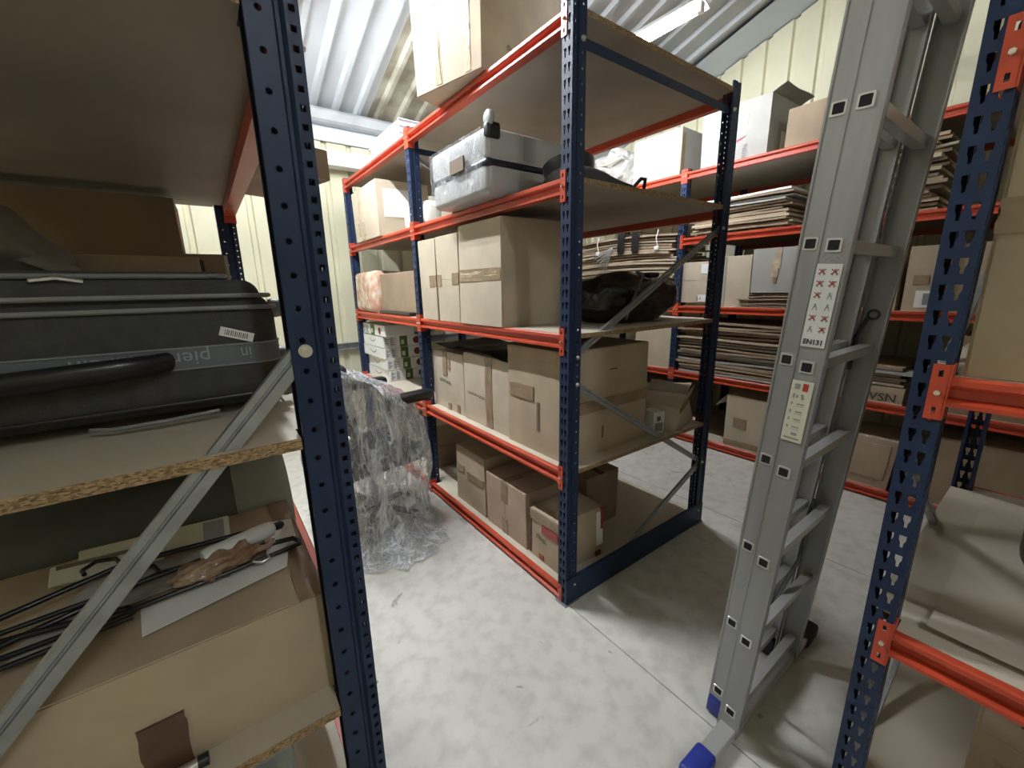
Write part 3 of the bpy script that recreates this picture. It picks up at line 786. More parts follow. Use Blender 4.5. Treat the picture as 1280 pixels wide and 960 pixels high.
# shelf two, far bay: stacked white printed boxes
GW = 'white printed boxes stacked in the far bay'
def printed_box(label, x, y, z, sx, sy, sz, rz, side=False):
    t = thing('printed_box', label, 'box', (x, y, z), (0, 0, rz), GW)
    b = MB(); b.rbox(0, 0, 0, sx, sy, sz, .004); b.build('body', 'white_paper', t)
    b = MB(); b.box(-.0025, 0, sz * .965, sx, sy, sz * .985); b.build('lid_line', 'grey_paper', t)
    if not side:
        b = MB()                                   # long side: curved arrow
        pts = [(-.0015, sy * (.65 - .3 * i / 10), sz * (.62 - .28 * math.sin(PI * i / 10))) for i in range(11)]
        for p, q in zip(pts, pts[1:]): b.add([p, q, (q[0], q[1], q[2] + .010), (p[0], p[1], p[2] + .010)], [(0, 1, 2, 3)])
        b.build('curved_arrow', 'ink_grey', t)
    # printed end: u runs left to right as seen, e stands off the face
    W_ = sy if side else sx
    F = (lambda u, v, e: (-e, sy - u * sy, v * sz)) if side else (lambda u, v, e: (u * sx, -e, v * sz))
    def rect(b, u0, u1, v0, v1, e):
        b.add([F(u0, v0, e), F(u1, v0, e), F(u1, v1, e), F(u0, v1, e)], [(0, 1, 2, 3)])
    b = MB(); rect(b, .02, .30, .06, .94, .0012); b.build('text_panel', 'sticker_white', t)
    b = MB()
    for i in range(7):
        rect(b, .04, .07 + .03 * (i % 3), .14 + .11 * i, .19 + .11 * i, .002); rect(b, .16, .22 + .03 * (i % 2), .14 + .11 * i, .19 + .11 * i, .002)
    b.build('printed_lines', 'ink', t)
    b = MB(); rect(b, .38, .56, .01, .99, .0012); b.build('green_band', 'print_green', t)
    b = MB(); rect(b, .41, .48, .2, .6, .002); b.build('white_mark', 'sticker_white', t)
    b = MB(); r = sz * .32; b.add([F(.78 + r * math.cos(a) / W_, .5 + r * math.sin(a) / sz, .0018) for a in [2 * PI * i / 18 for i in range(18)]], [tuple(range(18))]); b.build('red_disc', 'print_red', t)
for k, (z, dx, rz) in enumerate(((.689, .03, .02), (.793, .01, -.03), (.897, .0, .02), (1.001, -.005, .0))):
    printed_box(('lowest', 'second lowest', 'third', 'fourth')[k] + ' white box with a green band in the far-bay stack', .045 + dx, 2.38, z, .40, .56, .102, rz)
printed_box('topmost white box with a red disc, set on its side on the far-bay stack', .035, 2.30, 1.105, .27, .60, .098, .0, True)
# ---- top shelf
carton('big battered carton overhanging the top shelf beam', -.10, .62, TOP[4] + .004, .62, .47, .56, rz=.272, m='kraft', warp=.022, bulge=.014,
       extras=[('seamv', '-x', .44), ('tape', '-x', .34, .42, .02, .42, 'tape_clear'), ('tape', '-x', .37, .50, .60, 1.0, 'tape_clear'), ('tape', '-x', .78, .86, .02, 1.0, 'tape_clear'), ('label', '-y', .12, .22, .72, .95, 'tape_dark'), ('scribble', '-y', .26, .36, .25, .04, 'ink_soft')], open_flaps=[('-x', .5, .06)])
carton('low carton lying on the battered carton under the roof', .0, .64, TOP[4] + .575, .45, .40, .22, rz=.24, m='kraft', extras=[])
for k in range(4):
    t = thing('plastic_tray', ('topmost' if k == 3 else ORD[k]) + ' pale lilac plastic tray in the nested stack, far top shelf', 'tray', (.06, 1.72, TOP[4] + k * .040), group='nested trays on the top shelf')
    b = MB(); b.prism([(.02, 0), (.38, 0), (.40, .045), (.393, .045), (.375, .006), (.025, .006), (.007, .045), (0, .045)], lambda q, a: (q[0], a, q[1]), 0, .62); b.build('tray_body', 'lilac_tray', t)
    for yy in (-.008, .610):
        b = MB(); b.box(-.008, yy, .040, .408, yy + .018, .046); b.build('rim', 'lilac_tray', t)
    b = MB(); b.box(0.012, .005, .004, .388, .012, .04); b.build('end_wall', 'lilac_tray', t)

# ---- silver hard-shell suitcase on its side
t = thing('hard_suitcase', 'silver hard-shell suitcase with navy band lying on the high shelf', 'suitcase', (-.10, .42, TOP[3]))
SX, SY, SZ = .62, .54, .275
b = MB(); b.rbox(0, 0, .002, SX, SY, .132, .030, seg=4); b.build('lower_shell', 'shell_silver', t, smooth=50)
b = MB(); b.rbox(0, 0, .140, SX, SY, SZ, .022, seg=4); b.build('upper_shell', 'shell_silver', t, smooth=50)
b = MB(); b.rbox(.001, .001, .06, SX - .001, SY - .001, .22, .030, seg=4); b.build('core', 'shell_silver', t, smooth=50)
b = MB(); b.rbox(-.004, -.004, .108, SX + .004, SY + .004, .154, .022, seg=4); b.build('band', 'shell_navy', t, smooth=50)
for (x, y) in ((.035, .0),):
    b = MB(); b.rbox(x - .035, y - .015 if y == 0 else y - .03, .225, x + .035, y + .03 if y == 0 else y + .015, .290, .012); mo = b.build('wheel_mount', 'plastic_black', t, smooth=50)
    b = MB(); b.lathe([(.004, -.012), (.026, -.012), (.032, -.006), (.032, .006), (.026, .012), (.004, .012)], (x - .02, y, .302), 'x', 20); b.build('wheel', 'plastic_grey', mo, smooth=50)
b = MB(); b.box(.20, -.003, .16, .28, .0, .262); b.build('strap', 'plastic_grey', t)
b = MB(); n = 10; vs = []; fs = []
for i in range(n + 1):
    for j in range(n + 1):
        yy = .02 + (SY - .03) * i / n; zz = .02 + .25 * j / n
        vs.append((-.012 - .010 * abs(noise.noise((yy * 12, zz * 12, 1))), yy, zz))
for i in range(n):
    for j in range(n): a = i * (n + 1) + j; fs.append((a, a + 1, a + n + 2, a + n + 1))
b.add(vs, fs); b.build('clear_film', 'film_thin', t, smooth=80)
b = MB(); b.box(-.022, .17, .13, -.012, .30, .19); b.build('paper_tag', 'ink_soft', t)

# black tub with white hub beside it and black case behind the post
t = thing('black_tub', 'black round tub with a white hub in front of the silver suitcase', 'tub', (.235, .235, TOP[3]), (-.25, .05, 0))
b = MB(); b.lathe([(.085, .03), (.115, .10), (.120, .128), (.112, .128), (.04, .122)], (0, 0, 0), 'z', 28); b.build('bowl', 'plastic_black', t, smooth=40)
b = MB(); b.lathe([(.018, .122), (.045, .122), (.045, .130), (.035, .136), (.018, .134)], (0, 0, 0), 'z', 24); b.build('hub', 'white_paper', t, smooth=40)
t = thing('black_case', 'flat black tapering bag lying behind the end post on the high shelf', 'bag', (0, 0, TOP[3]))
b = MB(); n = 14; vs = []; fs = []
prof = [(.10, .075), (.18, .085), (.26, .075), (.33, .055), (.40, .040), (.46, .022), (.54, .014), (.60, .004)]
for (x, h) in prof:
    for i in range(9):
        a = PI * i / 8
        vs.append((x, .16 - .13 * math.cos(a), h * max(0.0, math.sin(a)) ** .7 + .001))
for k in range(len(prof) - 1):
    for i in range(8): a = k * 9 + i; fs.append((a, a + 9, a + 10, a + 1))
fs += [tuple(range(9))[::-1], tuple((len(prof) - 1) * 9 + i for i in range(9))]
for k in range(len(prof) - 1): fs.append((k * 9, k * 9 + 8, k * 9 + 17, k * 9 + 9))
b.add(vs, fs); b.build('shell', 'fabric_black', t, smooth=60)
b = MB(); b.tube([(.44, .05, .02), (.46, .03, .05), (.49, .03, .052), (.51, .05, .02)], .008); b.build('handle', 'plastic_black', t, smooth=60)
t = thing('slat_bundle', 'small pale wooden slats lying at the back of the high shelf', 'slats', (.70, .10, TOP[3]))
for k in range(3):
    b = MB(); b.box(0, k * .03, k * .006, .30, k * .03 + .025, k * .006 + .012); b.build('slat', 'kraft_light', t, rot=(0, 0, .1 * k))

# black bin bag on the third shelf
t = thing('bin_bag', 'shiny black stuffed bag with a pale strap on the eye-level shelf', 'bag', (.72, .32, TOP[2]))
bm = bmesh.new(); bmesh.ops.create_icosphere(bm, subdivisions=4, radius=1.0)
for v in bm.verts:
    p = v.co.copy()
    q = Vector((math.copysign(abs(p.x) ** .7, p.x) * .34, math.copysign(abs(p.y) ** .7, p.y) * .21, math.copysign(abs(p.z) ** .75, p.z) * .125))
    q += v.co * (.03 * noise.noise(p * 2.2) + .022 * abs(noise.noise(p * 5)))
    q.z = max(q.z + .125, 0.0)
    v.co = q
me = bpy.data.meshes.new('bag'); bm.to_mesh(me); bm.free(); me.materials.append(MATS['bin_bag']); me.polygons.foreach_set('use_smooth', [True] * len(me.polygons))
link('bag', me, t)
b = MB(); b.tube([(-.24, -.225, .03), (-.20, -.222, .11), (-.12, -.20, .19), (-.02, -.15, .245), (.05, -.05, .26)], .014, n=8, flat=.4); b.build('strap', 'piping_grey', t, smooth=60)
b = MB(); b.rbox(.06, -.14, .235, .14, -.08, .262, .008); b.build('buckle', 'plastic_black', t, smooth=50)

# ------------------------------------------------------------------ office chair under plastic film
CH = thing('office_chair', 'black office chair under plastic film in the aisle', 'chair', (-.46, 1.34, 0), (0, 0, .16))
for k in range(5):
    a = 2 * PI * k / 5 + .3
    leg = MB(); c, s = math.cos(a), math.sin(a)
    leg.tube([(0, 0, .10), (.14 * c, .14 * s, .092), (.29 * c, .29 * s, .07)], .02, n=8, flat=.8); lg = leg.build('base_leg', 'plastic_black', CH, smooth=50)
    b = MB(); b.lathe([(.008, -.02), (.026, -.018), (.028, 0), (.026, .018), (.008, .02)], (.29 * c, .29 * s, .028), 'x', 14); b.build('caster', 'plastic_black', lg, smooth=50)
b = MB(); b.cyl((0, 0, .09), (0, 0, .46), .025, n=16); b.build('gas_column', 'zinc', CH, smooth=40)
b = MB(); b.rbox(-.26, -.25, .42, .26, .25, .55, .05, seg=4); b.build('seat', 'fabric_chair', CH, smooth=60)
b = MB(); b.rbox(-.29, -.25, .46, -.19, .25, 1.12, .045, seg=4)
for i, v in enumerate(b.v):
    b.v[i] = (v[0] + .05 * ((v[1] / .25) ** 2) - .08 * (v[2] - .6), v[1], v[2])
b.build('backrest', 'fabric_chair', CH, smooth=60)
b = MB(); b.tube([(-.20, 0, .49), (-.27, 0, .52), (-.29, 0, .66)], .022, n=8); b.build('back_bar', 'plastic_black', CH, smooth=50)
for s in (-1, 1):
    b = MB(); b.tube([(-.02, s * .22, .50), (-.02, s * .28, .52), (-.01, s * .29, .66), (0, s * .29, .85)], .016, n=8); ar = b.build('arm_post', 'plastic_black', CH, smooth=50)
    b = MB(); b.rbox(-.06, s * .29 - .05, .84, .30, s * .29 + .05, .90, .028, seg=4); b.build('arm_pad', 'plastic_black', ar, smooth=60)
# film
FL = thing('plastic_film', 'crumpled clear plastic film draped over the office chair down to the floor', 'film', (-.46, 1.30, 0))
NT, NZ = 110, 46
def film_pt(i, j):
    th = 2 * PI * i / NT; c, s = math.cos(th), math.sin(th)
    ztop = .96 - .26 * c                       # high over the backrest (-x), low over the seat front (+x)
    if j <= 32:
        f = j / 32; z = .004 + (ztop - .03) * f
        r = .315 + .05 * math.sin(PI * min(1, z / .9)) - .03 * max(0, z - .8)
        if z < .12: r += .10 * (1 - z / .12) ** 2 * (.4 + .6 * max(0, -s))
        pl = .020 * math.sin(9 * th + 3 * z) + .014 * math.sin(17 * th - 4 * z)
        r += pl * (1 - .5 * f) + .045 * noise.noise((c * 2.2, s * 2.2, z * 2.4)) + .022 * noise.noise((c * 6, s * 6, z * 6))
    else:
        f = (j - 32) / (NZ - 32); r = .32 * max(0.0, math.cos(f * PI / 2)) ** .8
        r += .02 * noise.noise((c * 5, s * 5, f * 3)) * (1 - f)
        z = ztop * (1 - f) + (.98) * f - .03 * (1 - f) + .03 * math.sin(f * PI) + .025 * noise.noise((c * 4 * (1 - f), s * 4 * (1 - f), 5 + f))
    return (r * c * .98, r * s * 1.0, max(.003, z))
b = MB(); vs = [film_pt(i, j) for j in range(NZ + 1) for i in range(NT)]
b.add(vs, [(j * NT + i, j * NT + (i + 1) % NT, (j + 1) * NT + (i + 1) % NT, (j + 1) * NT + i) for j in range(NZ) for i in range(NT)])
b.build('sheet', 'film', FL, smooth=75)
b = MB(); vs = []; n = 26; HR = 9
for i in range(n + 1):
    th = -PI * .74 + PI * .50 * i / n
    ext = (.10 + .14 * max(0.0, math.sin(PI * i / n)) ** .7) * (1 + .35 * noise.noise((i * .5, 3, 1)))
    for j in range(HR):
        f = j / (HR - 1); r = .33 + ext * f
        h = .11 * (1 - f) ** 2 + .045 * abs(noise.noise((i * .42, j * .55, 2))) * (1 - f * .6) + .012 * abs(math.sin(i * 1.3 + j)) * (1 - f)
        vs.append((r * math.cos(th), r * math.sin(th), .004 + h))
b.add(vs, [(i * HR + j, i * HR + j + 1, (i + 1) * HR + j + 1, (i + 1) * HR + j) for i in range(n) for j in range(HR - 1)]); b.build('trailing_hem', 'film', FL, smooth=75)

# ------------------------------------------------------------------ flattened cartons
def sheets(label, group, x0, y0, z0, sx, sy, n, zt, seed, ties=False, mats=('kraft', 'kraft_dark', 'kraft', 'kraft_light'), top_white=False, droop=0.0, jx=.03, jy=.05):
    rnd = random.Random(seed); z = z0
    th0 = (zt - z0) / n
    for k in range(n):
        th = th0 * rnd.uniform(.55, .85)
        ox = rnd.uniform(-jx, jx); dy0 = rnd.uniform(-jy, jy); dy1 = rnd.uniform(-jy, jy)
        b = MB(); N = 8; vs = []
        ph = rnd.uniform(0, 6); am = (th0 - th) * .45
        for i in range(N + 1):
            y = y0 + dy0 + (sy - dy0 + dy1) * i / N
            dz = am * (1 + math.sin(ph + 5 * i / N)) - droop * (abs(i / N - .5) * 2) ** 2 * (k / n)
            for (xx, zz) in ((x0 + ox, 0), (x0 + sx + ox, 0), (x0 + sx + ox, th), (x0 + ox, th)):
                vs.append((xx, y, z + zz + dz))
        fs = [(0, 1, 2, 3), (N * 4 + 3, N * 4 + 2, N * 4 + 1, N * 4)]
        for i in range(N):
            for q in range(4): fs.append((i * 4 + q, (i + 1) * 4 + q, (i + 1) * 4 + (q + 1) % 4, i * 4 + (q + 1) % 4))
        b.add(vs, fs)
        mm = mats[rnd.randrange(len(mats))]
        if top_white and k >= n - 1: mm = 'white_paper'
        o = b.build('flattened_carton', mm)
        tag(o, 'flattened carton, ' + ('topmost' if k == n - 1 else ORD[k]) + ', ' + label, 'cardboard sheet', group)
        z += th0
WX = 2.46
sheets('high wall shelf right of blue post', 'flattened cartons, high wall shelf', WX, .22, TOP[3], .6, .76, 14, 2.20, 1, mats=('kraft_dark', 'kraft', 'kraft_white', 'kraft_dark'), top_white=True)
sheets('tall tied stack left of blue wall post', 'flattened cartons, tall tied stack', WX, 1.14, TOP[2], .6, 1.24, 26, 2.00, 2, mats=('kraft', 'kraft_dark', 'kraft', 'kraft_light'), droop=.03)
sheets('high wall shelf between ladder and right post', 'flattened cartons, high wall shelf far right', WX, -.60, TOP[3], .6, .55, 18, 2.36, 3, mats=('kraft_dark', 'kraft', 'kraft_light', 'kraft_dark'))
sheets('low wall shelf left of the ladder', 'flattened cartons, low wall shelf', WX, .04, TOP[1], .6, .98, 17, 1.17, 4, mats=('kraft_dark', 'kraft', 'kraft_dark', 'kraft_white'))
sheets('under white-topped carton on middle wall shelf', 'flattened cartons, middle wall shelf', WX, -.02, TOP[2], .6, .50, 6, 1.42, 5, mats=('kraft_dark', 'kraft', 'kraft_white'))
sheets('low wall shelf behind the right post', 'flattened cartons, low wall shelf far right', WX, -.62, TOP[1] + .11, .6, .56, 6, .93, 6, mats=('kraft_dark', 'kraft_white', 'kraft'))
carton('low carton with black capital letters under flattened cartons on the low wall shelf', WX + .01, -.63, TOP[1], .5, .60, .105, m='kraft', extras=[('text', '-x', .74, .30, .080, 'EN_VSN_', 0, 'ink')], lid=False)
# fanned sheets and ties on the tall stack
t = thing('fanned_sheets', 'loose cardboard strips fanning out of the tall tied stack', 'cardboard', (WX - .02, 1.86, 1.80))
for k in range(7):
    a = .25 + .17 * k
    b = MB(); d = Vector((0, math.cos(a), -math.sin(a)))
    b.tube([Vector((0, 0, .10)), Vector((-.01, 0, .10)) + d * .13, Vector((-.02, 0, .10)) + d * .26], .011, n=4, flat=.35); b.build('strip', 'kraft_white', t)
for k, yy in enumerate((1.30, 2.05)):
    t = thing('string_tie', ('pale string tied round the tall stack next to the blue wall post', 'pale string tied round the tall stack behind the end post')[k], 'string', (WX - .03, yy, 1.86), group='string ties')
    b = MB(); b.tube([(0, 0, .16), (-.015, .01, .08), (-.01, -.01, .0), (.0, .03, -.04), (.0, .05, -.02)], .006, n=6); b.build('cord', 'white_paper', t, smooth=60)
    b = MB(); b.rbox(-.02, -.015, -.03, .01, .03, .01, .008); b.build('knot', 'white_paper', t, smooth=60)
for k, yy in enumerate((1.56, 1.74)):
    t = thing('black_strap', ('black strap hanging over the tall stack, nearer the blue wall post', 'black strap hanging over the tall stack, further from the blue wall post')[k], 'strap', (WX - .035, yy, 1.90), group='black straps')
    b = MB(); b.rbox(-.006, -.045, -.06, .0, .045, .13, .003); b.rbox(-.006, -.045, .12, .30, .045, .126, .003); b.build('webbing', 'plastic_black', t)
    b = MB(); b.rbox(-.012, -.03, -.08, .002, .03, -.055, .004); b.build('buckle', 'plastic_black', t)

# ------------------------------------------------------------------ cartons on the wall rack
carton('white carton with dark side seam on top wall shelf left of blue post', WX, 1.13, TOP[4], .5, .52, .40, m='kraft_white', extras=[('tape', '-x', .93, 1.0, .0, 1.0, 'tape_clear'), ('print', '-y', .0, .1, .1, .9, 'tape_brown')], warp=.008)
carton('white carton with shipping labels and a red swoosh on the top wall shelf', WX, .40, TOP[4], .5, .54, .43, m='kraft_white',
       extras=[('label', '-x', .06, .36, .45, .92, 'white_paper'), ('print', '-x', .10, .28, .78, .86, 'ink_grey'), ('print', '-x', .12, .3, .66, .70, 'ink_grey'), ('print', '-x', .10, .30, .54, .57, 'ink_grey'), ('label', '-x', .58, .70, .55, .90, 'white_paper'), ('text', '-x', .69, .14, .06, '90N', PI / 2, 'ink_grey'), ('label', '-y', .42, .56, .05, .45, 'white_paper')], open_flaps=[('-y', .35, .10)], warp=.008)
# swoosh on that box (red tick)
b = MB(); pts = [(0, .03), (.02, .008), (.05, .004), (.09, .018), (.13, .04), (.09, .030), (.05, .022), (.025, .024)]
b.prism([(p[0], p[1]) for p in pts], lambda q, a: (a, .70 - q[0], TOP[4] + .13 + q[1]), WX - .009, WX - .004)
sw = b.build('red_tick', 'swoosh_red')
SWPARENT = [o for o in bpy.data.objects if o.get('label', '').startswith('white carton with shipping labels')][0]
bpy.context.view_layer.update()
sw.parent = SWPARENT; sw.matrix_parent_inverse = SWPARENT.matrix_world.inverted()
carton('small brown carton right of the white labelled carton on the top wall shelf', WX + .05, .06, TOP[4], .40, .24, .28, m='kraft_dark', open_flaps=[('-y', .4, .1)])
# crumpled paper sacks at the left of the top wall shelf
t = thing('paper_sack', 'crumpled cream paper sack left of the white carton on the top wall shelf', 'sack', (WX + .2, 2.02, TOP[4]))
bm = bmesh.new(); bmesh.ops.create_icosphere(bm, subdivisions=4, radius=1.0)
for v in bm.verts:
    p = v.co.copy(); q = Vector((p.x * .24, p.y * .32, p.z * .22)) + p * (.07 * noise.noise(p * 2.5) + .04 * abs(noise.noise(p * 6)))
    q.z = max(0, q.z + .20); v.co = q
me = bpy.data.meshes.new('sack_body'); bm.to_mesh(me); bm.free(); me.materials.append(MATS['kraft_white']); link('sack_body', me, t)
b = MB(); b.tube([(-.24, .2, .24), (-.25, .05, .27), (-.25, -.1, .26), (-.22, -.25, .30)], .008, n=6); b.build('fold', 'kraft_light', t, smooth=60)
# middle shelf
carton('white-sided carton with brown stain next to the blue post on the middle wall shelf', WX, .76, TOP[2] + .03, .42, .34, .36, m='kraft_light', extras=[('label', '-x', .74, .98, .72, .95, 'white_paper'), ('print', '-x', .25, .6, .56, .565, 'ink_grey'), ('tape', '-x', .70, .92, .03, .2, 'white_paper'), ('print', '-x', .66, .78, .05, .16, 'tape_brown', .0045), ('print', '-x', .12, .16, .34, .37, 'ink_soft'), ('print', '-x', .12, .16, .2, .23, 'ink_soft')])
b = MB(); b.box(WX + .02, .74, TOP[2], WX + .40, 1.0, TOP[2] + .029); tag(b.build('flattened_carton', 'kraft_dark'), 'flattened carton beneath the white-sided stained carton on the middle wall shelf', 'cardboard sheet')
carton('carton with creased pale side squeezed behind the far blue post on the middle wall shelf', WX + .02, .43, TOP[2], .38, .27, .42, m='kraft_light', extras=[('tape', '-x', .0, .25, 0, 1, 'kraft_white')])
carton('white-topped carton with torn tape on flattened cartons, middle wall shelf', WX + .01, .06, 1.425, .42, .36, .345, m='kraft_white', extras=[('tape', '-x', .46, .58, .55, 1.0, 'tape_clear'), ('tape', '-x', .40, .54, .35, .75, 'tape_clear'), ('tape', '-x', .45, .52, .22, .4, 'tape_brown')], warp=.01)
carton('narrow tall carton right of the ladder on the middle wall shelf', WX, -.50, TOP[2], .36, .13, .365, m='kraft_light', extras=[('tape', '-y', .42, .6, 0, 1)])
carton('carton with a square white label behind the right post on the middle wall shelf', WX, -.90, TOP[2], .4, .365, .40, m='kraft', extras=[('label', '-x', .16, .56, .06, .32, 'white_paper'), ('print', '-x', .26, .46, .10, .28, 'ink_grey', .0045), ('print', '-x', .1, .3, .42, .56, 'tape_brown')])
# low shelves
carton('plain carton left of the blue post on the low wall shelf', WX, 1.10, TOP[1], .45, .42, .42, m='kraft_light')
carton('carton with an open side flap on the bottom wall shelf left of the ladder', WX, .17, TOP[0], .45, .34, .47, m='kraft_light', extras=[('tape', '-x', .22, .55, .38, .58), ('tape', '-x', .0, 1, .02, .12)], open_flaps=[('+y', -.9, .16)], warp=.01)
carton('wrinkled carton with a crumpled front on the bottom wall shelf right of the ladder', WX, -.655, TOP[0], .45, .32, .36, m='kraft_pink', extras=[('tape', '-x', .3, .9, .2, .9, 'kraft_pink'), ('tape', '-x', .1, .25, .1, .8, 'tape_brown')], warp=.03, bulge=.015)
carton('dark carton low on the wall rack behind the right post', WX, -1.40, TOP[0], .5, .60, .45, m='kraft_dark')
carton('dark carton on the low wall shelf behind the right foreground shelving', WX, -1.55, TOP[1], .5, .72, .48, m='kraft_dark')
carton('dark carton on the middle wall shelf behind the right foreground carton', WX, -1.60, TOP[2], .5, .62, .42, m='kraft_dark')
carton('dark carton at the left of the bottom wall shelf', WX + .05, 1.12, TOP[0], .5, .6, .42, m='kraft_dark')

# ------------------------------------------------------------------ right foreground rack contents
carton('large dark carton with a band of brown tape on the right foreground shelf', .035, -1.99, TOP[2], .62, .885, .50, m='kraft', extras=[('tape', '-x', 0, 1, .55, .68), ('seamh', '-x', .62)])
carton('carton on the high shelf above the large dark carton, right foreground', .035, -1.99, TOP[3], .60, .88, .45, m='kraft')
carton('low brown carton on the floor-level shelf in the right foreground', .40, -1.72, TOP[0], .5, .46, .30, m='kraft_dark', extras=[('tape', '-x', .1, .9, .2, .4, 'tape_brown')], open_flaps=[('-x', -.3, .12)])
t = thing('grey_bag', 'grey flat bag lying on the low brown carton in the right foreground', 'bag', (.42, -1.62, TOP[0] + .305))
b = MB(); b.rbox(-.1, -.22, 0, .36, .30, .05, .022, seg=4); b.build('cover', 'bag_grey', t, smooth=60)
b = MB(); b.tube([(-.106, -.2, .025), (-.11, .1, .03), (-.104, .30, .02)], .008); b.build('zip', 'plastic_black', t, smooth=60)
t = thing('leather_bag', 'dark brown leather bag on the knee-high right foreground shelf', 'bag', (.62, -1.54, TOP[1] + .012))
b = MB(); b.rbox(-.18, -.30, 0, .16, .30, .42, .08, seg=5); b.build('body', 'leather_brown', t, smooth=60)
b = MB(); b.tube([(-.10, .10, .40), (-.12, .05, .52), (-.12, -.10, .54), (-.10, -.18, .40)], .012); b.build('handle', 'leather_brown', t, smooth=60)
b = MB(); b.rbox(-.188, .05, .20, -.175, .09, .24, .005); b.build('buckle', 'bolt', t)
t = thing('black_case', 'black fabric case standing at the back of the knee-high right foreground shelf', 'case', (.86, -1.62, TOP[1] + .012))
b = MB(); b.rbox(.0, -.45, 0, .24, .30, .50, .03, seg=3); b.build('body', 'fabric_black', t, smooth=60)
b = MB(); b.tube([(-.006, .22, .36), (-.03, .16, .37), (-.03, .02, .37), (-.006, -.04, .36)], .010); b.build('handle', 'plastic_black', t, smooth=60)
t = thing('folded_cloth', 'beige folded cloth spread over the knee-high right foreground shelf', 'cloth', (.05, -1.60, TOP[1]))
b = MB(); vs = []; NX, NY = 30, 16
for i in range(NX + 1):
    for j in range(NY + 1):
        x = .02 + .93 * i / NX; y = -.60 + 1.06 * j / NY
        vs.append((x, y, .004 + .010 * (1 + math.sin(26 * x + 3 * noise.noise((x * 2, y * 2, 0)))) * max(0, 1 - x / .5) * .6 + .004 * noise.noise((x * 8, y * 5, 1)) + .004))
b.add(vs, [(i * (NY + 1) + j, (i + 1) * (NY + 1) + j, (i + 1) * (NY + 1) + j + 1, i * (NY + 1) + j + 1) for i in range(NX) for j in range(NY)]); b.build('cloth', 'board_top', t, smooth=70)

# ------------------------------------------------------------------ aluminium ladder
LD = thing('extension_ladder', 'aluminium extension ladder with safety stickers leaning by the right shelving', 'ladder', (0.020, -0.757, 0.0), (0.063, 0, 0))
def stile(x, sgn, y0, y1, L, z0=.02):
    """C-channel, web at x, flanges pointing to sgn"""
    d = .026; th = .003
    p = [(0, y0), (0, y1), (d, y1), (d, y1 - th), (th, y1 - th), (th, y0 + th), (d, y0 + th), (d, y0)]
    b = MB(); b.prism(p, lambda q, a: (x + sgn * q[0], q[1], a), z0, L)
    # raised edge lines
    b.box(min(x, x - sgn * .0015), y0, z0, max(x, x - sgn * .0015), y0 + .005, L); b.box(min(x, x - sgn * .0015), y1 - .005, z0, max(x, x - sgn * .0015), y1, L)
    return b.build('stile', 'alu', LD)
PITCH_R = .295; Z0 = .112; W = .50
stile(0, 1, -.036, .030, 3.05); stile(W, -1, -.036, .030, 3.05)
stile(.032, 1, .031, .084, 2.75, .06); stile(W - .032, -1, .031, .084, 2.75, .06)
def rung(x0, x1, yc, z):
    h = .0145; b = MB()
    b.box(x0 + .004, yc - h, z - h, x1 - .004, yc + h, z + h)
    r = b.build('rung', 'alu_bright', LD)
    for (xe, s) in ((x0, -1), (x1, 1)):
        c = MB()
        xo = xe + s * .002; xi = xe - s * .004; k = h - .003; o = h + .002
        def ring(hh, x): return [(x, yc - hh, z - hh * .92), (x, yc - hh * .6, z - hh), (x, yc + hh * .6, z - hh), (x, yc + hh, z - hh * .92), (x, yc + hh, z + hh * .92), (x, yc + hh * .6, z + hh), (x, yc - hh * .6, z + hh), (x, yc - hh, z + hh * .92)]
        A, B_, C_ = ring(o, xe), ring(o - .001, xo), ring(k, xo); D_ = ring(k, xi - s * .02)
        for R1, R2 in ((A, B_), (B_, C_)): c.add(R1 + R2, [(i, (i + 1) % 8, 8 + (i + 1) % 8, 8 + i) for i in range(8)], 0)
        c.add(C_ + D_, [(i, (i + 1) % 8, 8 + (i + 1) % 8, 8 + i) for i in range(8)], 1); c.add(ring(k, xo - s * .0005), [tuple(range(8))], 1)
        c.build('rung_end', ['alu_bright', 'hole_black'], r)
for k in range(10): rung(0, W, -.002, Z0 + k * PITCH_R)
for k in range(9): rung(.032, W - .032, .0575, Z0 + .006 + k * PITCH_R)
# stabiliser bar with blue caps
b = MB(); b.rbox(-.14, -.030, .018, W + .12, .022, .052, .004); sb = b.build('stabiliser_bar', 'alu_bright', LD)
for s in (0, 1):
    b = MB(); x0, x1 = (-.245, -.125) if s == 0 else (W + .105, W + .225)
    b.rbox(x0, -.036, -.002, x1, .030, .062, .014, seg=3); b.build('end_cap', 'cap_blue' if s == 0 else 'rubber', sb, smooth=50)
for (x, m_) in ((.030, 'cap_blue'), (W - .06, 'rubber')):
    b = MB(); b.rbox(x, .036, .003, x + .03, .086, .085, .006); b.build('foot', m_, LD, smooth=50)
